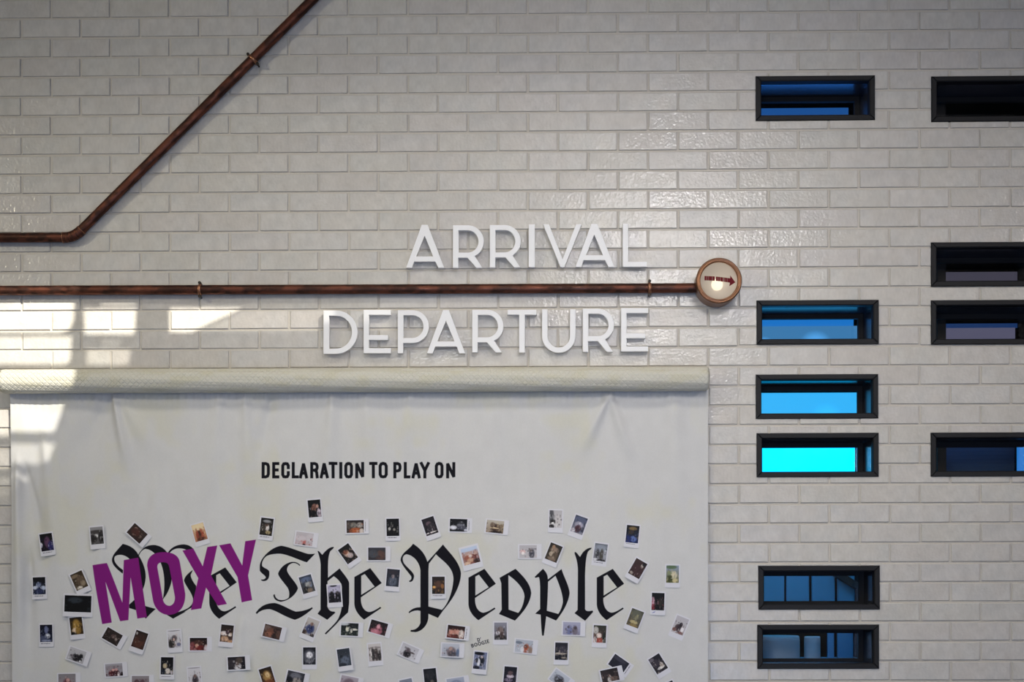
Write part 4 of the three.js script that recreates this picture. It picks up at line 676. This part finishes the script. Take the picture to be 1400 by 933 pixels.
  [899.5, 823, 'p', -2, 'black instant photo with a pink left side and a blue pen mark', '#060608', '#0a0708', [[0.1, 0.5, 0.16, 0.24, '#c79aa8'], [0.15, 0.8, 0.14, 0.16, '#7a2a34'], [0.7, 0.55, 0.2, 0.26, '#2a2420']], 3],
  [929.8, 855.7, 'p', -22, 'pale instant photo with a dark crouching figure, near the right edge', '#b4b0b6', '#b8b2b4', [[0.45, 0.65, 0.26, 0.2, '#30252a'], [0.55, 0.45, 0.12, 0.12, '#241e22'], [0.75, 0.7, 0.12, 0.2, '#e6e2e4'], [0.2, 0.8, 0.14, 0.1, '#6d4a44'], [0.7, 0.88, 0.2, 0.08, '#7a5a56']]],
  [899.8, 908.2, 'p', 32, 'dark tilted instant photo with a white streak, lower right of the banner', '#1f1c22', '#2a2528', [[0.55, 0.75, 0.3, 0.08, '#e3ddd8'], [0.7, 0.6, 0.14, 0.14, '#b5a79c'], [0.35, 0.4, 0.3, 0.2, '#3a343c'], [0.2, 0.15, 0.2, 0.1, '#6a646c']]],
  [846, 908.2, 'l', -35, 'dark instant photo partly covered by another, lower right of the banner', '#26242c', '#1c1b22', [[0.4, 0.2, 0.4, 0.14, '#3c3a46'], [0.7, 0.5, 0.2, 0.2, '#2e2c38']], 4],
  [833.8, 923.8, 'l', 12, 'dark brown instant photo that overlaps the one behind it, lower right', '#221b1a', '#2c2322', [[0.45, 0.75, 0.12, 0.3, '#c9c2bc'], [0.42, 0.5, 0.08, 0.12, '#a58778'], [0.7, 0.8, 0.2, 0.2, '#5a4a42'], [0.25, 0.4, 0.2, 0.3, '#2f2424']]],
  [916, 945, 'p', 24, 'instant photo of which only a dark corner shows, at the bottom right', '#15141a', '#1a1a20', []],
  [429.9, 695.6, 'p', 5, 'black instant photo with a reddish face, highest of all the photos', '#050508', '#08080c', [[0.5, 0.4, 0.18, 0.16, '#8a5f55'], [0.72, 0.38, 0.1, 0.1, '#b58a7c'], [0.82, 0.75, 0.16, 0.26, '#cfc0cc'], [0.4, 0.48, 0.16, 0.12, '#5a3a30']]],
  [416, 737.1, 'l', -8, 'pale pinkish instant photo over the gap between T and h', '#b8b2b6', '#b4a4a8', [[0.5, 0.75, 0.12, 0.2, '#b0645e'], [0.52, 0.95, 0.08, 0.08, '#221a1c'], [0.3, 0.5, 0.3, 0.2, '#c9bfc3'], [0.8, 0.4, 0.2, 0.3, '#c3bcc0']]],
  [485.5, 720.2, 'l', 1, 'dark colourful instant photo with an orange foreground, above the letters h and e', '#221e20', '#33221c', [[0.5, 0.8, 0.3, 0.22, '#a85a36'], [0.4, 0.4, 0.2, 0.2, '#7d7a72'], [0.75, 0.4, 0.16, 0.2, '#a39a94'], [0.15, 0.4, 0.12, 0.3, '#4d4440'], [0.85, 0.85, 0.12, 0.2, '#d0c4bc']], 2],
  [537, 721.4, 'p', 1, 'jet black upright instant photo above the gap before the P', '#030304', '#050506', [[0.25, 0.58, 0.1, 0.09, '#b4b0aa'], [0.6, 0.62, 0.1, 0.08, '#a49c94'], [0.4, 0.45, 0.12, 0.06, '#3c3a38']], 1],
  [587.8, 719.7, 'p', 18, 'dark purplish instant photo with a pale strap, above the letter P', '#1f1a20', '#1c181e', [[0.45, 0.35, 0.2, 0.12, '#5e4c54'], [0.4, 0.85, 0.5, 0.04, '#d9d0d0'], [0.6, 0.55, 0.3, 0.2, '#2c262c']]],
  [475.6, 757.5, 'p', 35, 'dark tilted instant photo with a bright face, between h and e', '#181614', '#1c1a1a', [[0.45, 0.48, 0.2, 0.2, '#cfae9c'], [0.6, 0.65, 0.2, 0.14, '#b9a9a8'], [0.4, 0.35, 0.2, 0.12, '#7a4a3a']]],
  [515.2, 757.7, 'l', 0, 'dim grey instant photo with a brownish right half, above the e', '#34343a', '#2c2a2e', [[0.7, 0.6, 0.26, 0.36, '#5a3f38'], [0.3, 0.5, 0.26, 0.3, '#45474e']]],
  [537.1, 790.5, 'p', -5, 'dark blue-grey instant photo of a pale shape, between e and P', '#20222c', '#2a2d38', [[0.5, 0.7, 0.3, 0.26, '#565d6c'], [0.5, 0.42, 0.12, 0.12, '#84787a'], [0.5, 0.2, 0.4, 0.12, '#2f2a30']]],
  [419.7, 799.2, 'p', 16, 'bluish instant photo leaning right inside the letter T', '#39404e', '#3c3a3c', [[0.55, 0.5, 0.2, 0.16, '#a3a3a0'], [0.5, 0.25, 0.4, 0.14, '#5c6884'], [0.3, 0.8, 0.2, 0.16, '#1f1c1c'], [0.6, 0.85, 0.2, 0.12, '#7b6a5a'], [0.75, 0.55, 0.1, 0.16, '#7e8494']]],
  [457.2, 812.5, 'p', 4, 'lilac instant photo of two black figures, stuck inside the letter h', '#b9b4cc', '#1a181e', [[0.45, 0.06, 0.25, 0.05, '#14141c'], [0.5, 0.3, 0.5, 0.16, '#b8b3c8'], [0.3, 0.68, 0.22, 0.3, '#0e0d10'], [0.72, 0.68, 0.22, 0.3, '#121014'], [0.3, 0.42, 0.07, 0.06, '#2a2422'], [0.7, 0.44, 0.07, 0.06, '#3a302e'], [0.52, 0.62, 0.05, 0.12, '#a8a4b4']]],
  [599.4, 800.7, 'p', 0, 'dark brown orange-lit instant photo inside the letter P', '#251a16', '#14100f', [[0.2, 0.6, 0.14, 0.07, '#e0a860'], [0.5, 0.45, 0.26, 0.2, '#54382a'], [0.8, 0.55, 0.12, 0.14, '#8a5c34'], [0.5, 0.75, 0.3, 0.1, '#3c281e']], 1],
  [272.5, 728.1, 'p', 16, 'cream instant photo of red-clad figures, above the purple X', '#d8c19c', '#a8694c', [[0.5, 0.2, 0.5, 0.2, '#e0cba2'], [0.35, 0.65, 0.16, 0.26, '#8a3f30'], [0.65, 0.62, 0.16, 0.28, '#9a4a38'], [0.5, 0.6, 0.08, 0.2, '#33211e'], [0.5, 0.88, 0.3, 0.1, '#4a2e28']]],
  [364.3, 720.6, 'p', -7, 'dark instant photo with a white dress and an inked foot, above the T', '#171516', '#26221e', [[0.5, 0.2, 0.3, 0.08, '#8f8f92'], [0.55, 0.55, 0.16, 0.18, '#dcd4d0'], [0.3, 0.55, 0.16, 0.2, '#3a3430'], [0.65, 0.8, 0.2, 0.1, '#a5946e'], [0.5, 0.4, 0.12, 0.08, '#5a4438']], 1],
  [626.8, 718.5, 'l', -2, 'black instant photo with white objects and a captioned right edge', '#07070a', '#0a0a10', [[0.22, 0.68, 0.2, 0.16, '#e0e0e8'], [0.6, 0.5, 0.2, 0.14, '#6b6b74'], [0.7, 0.7, 0.26, 0.14, '#4c4c58'], [0.65, 0.3, 0.12, 0.1, '#3c3a40'], [0.9, 0.85, 0.1, 0.1, '#c9c9d4']], 2],
  [676.8, 720.4, 'l', -6, 'light brown instant photo with crossed pale sticks, upper middle', '#b9b2a6', '#8e7c6a', [[0.55, 0.6, 0.26, 0.3, '#3a2820'], [0.5, 0.6, 0.3, 0.05, '#d8c29c'], [0.35, 0.4, 0.12, 0.2, '#6b5a4c'], [0.85, 0.6, 0.14, 0.3, '#7a6854'], [0.6, 0.9, 0.3, 0.1, '#1d1614']]],
  [759.7, 710.1, 'p', -2, 'grey instant photo, dark at its left side, highest on the right half', '#b4b0b2', '#c9c4c6', [[0.15, 0.3, 0.2, 0.4, '#4a4a4e'], [0.3, 0.65, 0.2, 0.12, '#23201f'], [0.3, 0.72, 0.12, 0.05, '#e8e6e4'], [0.2, 0.9, 0.2, 0.1, '#1e1a1a'], [0.7, 0.6, 0.2, 0.3, '#c5bfbf']]],
  [643.2, 760, 's', 14, 'square instant photo of a big crowd under blue sky, above the letter e', '#b4c2da', '#7a3f30', [[0.5, 0.12, 0.6, 0.14, '#b9c6dc'], [0.5, 0.4, 0.6, 0.14, '#b5978e'], [0.3, 0.6, 0.2, 0.14, '#9a5a48'], [0.7, 0.6, 0.2, 0.14, '#6b3a34'], [0.45, 0.75, 0.2, 0.12, '#c39a80'], [0.8, 0.85, 0.2, 0.12, '#33211f'], [0.2, 0.9, 0.2, 0.1, '#d8b9a0'], [0.5, 0.52, 0.12, 0.08, '#d9c3b6']]],
  [722, 754.5, 'l', 0, 'pale instant photo with a dark narrow figure, above the letter p', '#b4b0b4', '#bab5b8', [[0.7, 0.65, 0.14, 0.36, '#3a3a44'], [0.66, 0.4, 0.08, 0.12, '#4a4442'], [0.2, 0.5, 0.16, 0.14, '#d8b4b2'], [0.22, 0.62, 0.08, 0.12, '#efe6e4'], [0.8, 0.3, 0.2, 0.06, '#8a868c']]],
  [757, 756, 'p', -22, 'brown mottled instant photo leaning left, between p and l', '#2c2620', '#3a3228', [[0.5, 0.35, 0.3, 0.16, '#8f7a6a'], [0.4, 0.6, 0.2, 0.14, '#b9a994'], [0.65, 0.65, 0.2, 0.2, '#5a4a3c'], [0.35, 0.2, 0.12, 0.1, '#9a7a62'], [0.5, 0.85, 0.3, 0.1, '#7a6858']]],
  [791.8, 718, 'p', -20, 'blue-grey instant photo with a dark red figure, above the letter l', '#2c3040', '#8d8c98', [[0.5, 0.25, 0.5, 0.2, '#565c74'], [0.5, 0.5, 0.3, 0.16, '#a9a4b4'], [0.5, 0.72, 0.22, 0.2, '#43262c'], [0.2, 0.85, 0.14, 0.1, '#dcd8de'], [0.85, 0.7, 0.14, 0.14, '#3a3a48']]],
  [864.7, 730.7, 'p', -6, 'dark instant photo of a person in bright blue, upper right', '#171410', '#1b2552', [[0.5, 0.2, 0.3, 0.1, '#7a6440'], [0.4, 0.4, 0.2, 0.12, '#3a3026'], [0.6, 0.75, 0.24, 0.16, '#5d70a8'], [0.25, 0.8, 0.2, 0.2, '#232c66'], [0.75, 0.5, 0.16, 0.14, '#20242e']], 1],
  [820.9, 755.7, 'p', -8, 'grey instant photo of a standing crowd, right beside the top of the l', '#6a6e78', '#77757a', [[0.5, 0.3, 0.5, 0.2, '#8c929e'], [0.3, 0.6, 0.14, 0.26, '#3c3c40'], [0.6, 0.62, 0.14, 0.3, '#4a463f'], [0.85, 0.6, 0.12, 0.26, '#9a9ca4'], [0.2, 0.9, 0.2, 0.06, '#d5d6da'], [0.6, 0.93, 0.3, 0.06, '#1c1a1c']], 1],
  [871.8, 777.8, 'p', -30, 'brown instant photo strongly tilted left, above the end of the last e', '#3b2a28', '#30211f', [[0.7, 0.3, 0.1, 0.16, '#bdb4a8'], [0.5, 0.6, 0.4, 0.3, '#40292a'], [0.2, 0.85, 0.12, 0.08, '#a5988e'], [0.8, 0.15, 0.16, 0.1, '#1e1a1c']]],
  [919.5, 785.4, 'p', -1, 'green and cream instant photo at the right edge, apart from the rest', '#8f9cb4', '#5e5a34', [[0.4, 0.12, 0.4, 0.1, '#55684a'], [0.6, 0.55, 0.24, 0.2, '#d3c6a8'], [0.3, 0.75, 0.2, 0.2, '#3c3f22'], [0.7, 0.85, 0.2, 0.12, '#c5b98e'], [0.25, 0.45, 0.16, 0.12, '#7e8464']]],
];
{
  const COLS = 10, CELL = 100, rows = Math.ceil(PHOTOS.length / COLS), [c, x] = canvas(COLS * CELL, rows * CELL);
  PHOTOS.forEach(([, , , , , top, bot, blobs], i) => {
    const ox = (i % COLS) * CELL, oy = Math.floor(i / COLS) * CELL; x.save(); x.beginPath(); x.rect(ox, oy, CELL, CELL); x.clip();
    const gr = x.createLinearGradient(0, oy, 0, oy + CELL); gr.addColorStop(0, top); gr.addColorStop(1, bot); x.fillStyle = gr; x.fillRect(ox, oy, CELL, CELL);
    for (const [u, v, rx, ry, col] of blobs) {
      x.save(); x.translate(ox + u * CELL, oy + v * CELL); x.scale(rx * CELL * 1.25, ry * CELL * 1.25);
      const q = x.createRadialGradient(0, 0, 0.15, 0, 0, 1); q.addColorStop(0, col); q.addColorStop(0.6, col + 'e0'); q.addColorStop(1, col + '00'); x.fillStyle = q; x.beginPath(); x.arc(0, 0, 1, 0, 7); x.fill(); x.restore();
    }
    const cols = blobs.map((q) => q[4]).concat([top, bot]); for (let k = 0; k < 60; k++) { const s = rr(2, 11); x.globalAlpha = rr(0.15, 0.5); x.fillStyle = cols[Math.floor(rnd() * cols.length)]; x.fillRect(ox + rr(0, CELL), oy + rr(20, CELL), s, s * rr(0.5, 2)); } x.globalAlpha = 1;
    x.restore();
  });
  const atlas = tex(c); atlas.generateMipmaps = true; atlas.minFilter = THREE.LinearMipmapLinearFilter;
  const pictureMat = phys({ map: atlas, roughness: 0.5, specularIntensity: 0.35 }), cardMat = std({ color: lin(0.64, 0.63, 0.67), roughness: 0.5 });
  const ink = [std({ color: lin(0.12, 0.12, 0.16), roughness: 0.6 }), std({ color: lin(0.1, 0.12, 0.4), roughness: 0.6 })];
  // card width, height, picture width, height, picture centre from the card's centre; upright, lying, wide, square
  const K0 = { w: 0.0505, h: 0.08, pw: 0.0425, ph: 0.0585, dx: 0, dy: 0.0058 };
  const KINDS = { p: K0, l: { w: K0.h, h: K0.w, pw: K0.ph, ph: K0.pw, dx: -0.0058, dy: 0 }, w: { w: 0.1, h: 0.0795, pw: 0.0905, ph: 0.056, dx: 0, dy: 0.0045 }, s: { w: 0.068, h: 0.0815, pw: 0.0555, ph: 0.0565, dx: 0, dy: 0.006 } };
  const cardGeo = {};
  for (const [k, d] of Object.entries(KINDS)) {
    const r = 0.002, s = new THREE.Shape(), a = d.w / 2, b = d.h / 2; s.moveTo(-a + r, -b); s.lineTo(a - r, -b); s.quadraticCurveTo(a, -b, a, -b + r); s.lineTo(a, b - r); s.quadraticCurveTo(a, b, a - r, b); s.lineTo(-a + r, b); s.quadraticCurveTo(-a, b, -a, b - r); s.lineTo(-a, -b + r); s.quadraticCurveTo(-a, -b, -a + r, -b);
    cardGeo[k] = new THREE.ExtrudeGeometry(s, { depth: 0.0007, bevelEnabled: false, curveSegments: 3 }).translate(-d.dx, -d.dy, -0.0007);
  }
  const scribble = (w, v) => {                                      // a line of handwriting as thin strokes
    const pts = []; let px = -w / 2; const s = [3, 5, 7][v % 3];
    for (let i = 0; px < w / 2; i++) { pts.push(V3(px, 0.0016 * Math.sin(i * s * 0.9 + v) + 0.0006 * Math.sin(i * 2.3), 0)); px += w / 26 + w / 90 * Math.sin(i * 1.7 + v); }
    return new THREE.TubeGeometry(new THREE.CatmullRomCurve3(pts), 60, 0.00055, 4).scale(1, 1, 0.25);
  };
  PHOTOS.forEach(([px, py, kind, deg, label, , , , note], i) => {
    const d = KINDS[kind], ang = deg * Math.PI / 180, p = at(px, py, BZ + 0.004);
    let z = 0;                                                      // rests on the highest fold under it
    for (const u of [-0.5, -0.25, 0, 0.25, 0.5]) for (const v of [-0.5, -0.25, 0, 0.25, 0.5]) { const a = u * d.w - d.dx, b = v * d.h - d.dy; z = Math.max(z, bannerZ(p.x + a * Math.cos(ang) - b * Math.sin(ang), p.y + a * Math.sin(ang) + b * Math.cos(ang))); }
    const tx = rr(-0.022, 0.022), ty = rr(0.0, 0.03) * (rnd() < 0.7 ? 1 : -1);
    z += 0.0011 + Math.abs(tx) * d.h * 0.5 + Math.abs(ty) * d.w * 0.5;
    if (note === undefined && label.includes('overlaps')) z += 0.0035;
    if (label.includes('leaning') || label.includes('over the wide')) z += 0.0006;
    const t = thing('instant_photo', label, 'photo', V3(p.x, p.y, z), 'instant photos stuck on the banner');
    t.rotation.set(tx, ty, ang, 'ZXY');
    mesh('card', cardGeo[kind], cardMat, t);
    const g = new THREE.PlaneGeometry(d.pw, d.ph).translate(0, 0, 0.00025), uv = g.attributes.uv, cx = i % COLS, cy = Math.floor(i / COLS), m = 0.03;
    for (let k = 0; k < 4; k++) uv.setXY(k, (cx + m + uv.getX(k) * (1 - 2 * m)) / COLS, 1 - (cy + m + (1 - uv.getY(k)) * (1 - 2 * m)) / rows);
    mesh('picture', g, pictureMat, t);
    if (note === 1) mesh('handwriting', scribble(d.pw * 0.75, i).translate(-d.pw * 0.06, -d.ph / 2 - 0.0055, 0.0003), ink[0], t);
    if (note === 2 || note === 4) mesh('handwriting', scribble(d.ph * 0.8, i).rotateZ(Math.PI / 2).translate(d.pw / 2 + 0.006, 0, 0.0003), ink[0], t);
    if (note === 3) mesh('handwriting', scribble(d.pw * 0.3, i).rotateZ(0.5).translate(-d.pw * 0.3, -d.ph / 2 - 0.007, 0.0003), ink[1], t);
  });
}

renderer.render(scene, camera);
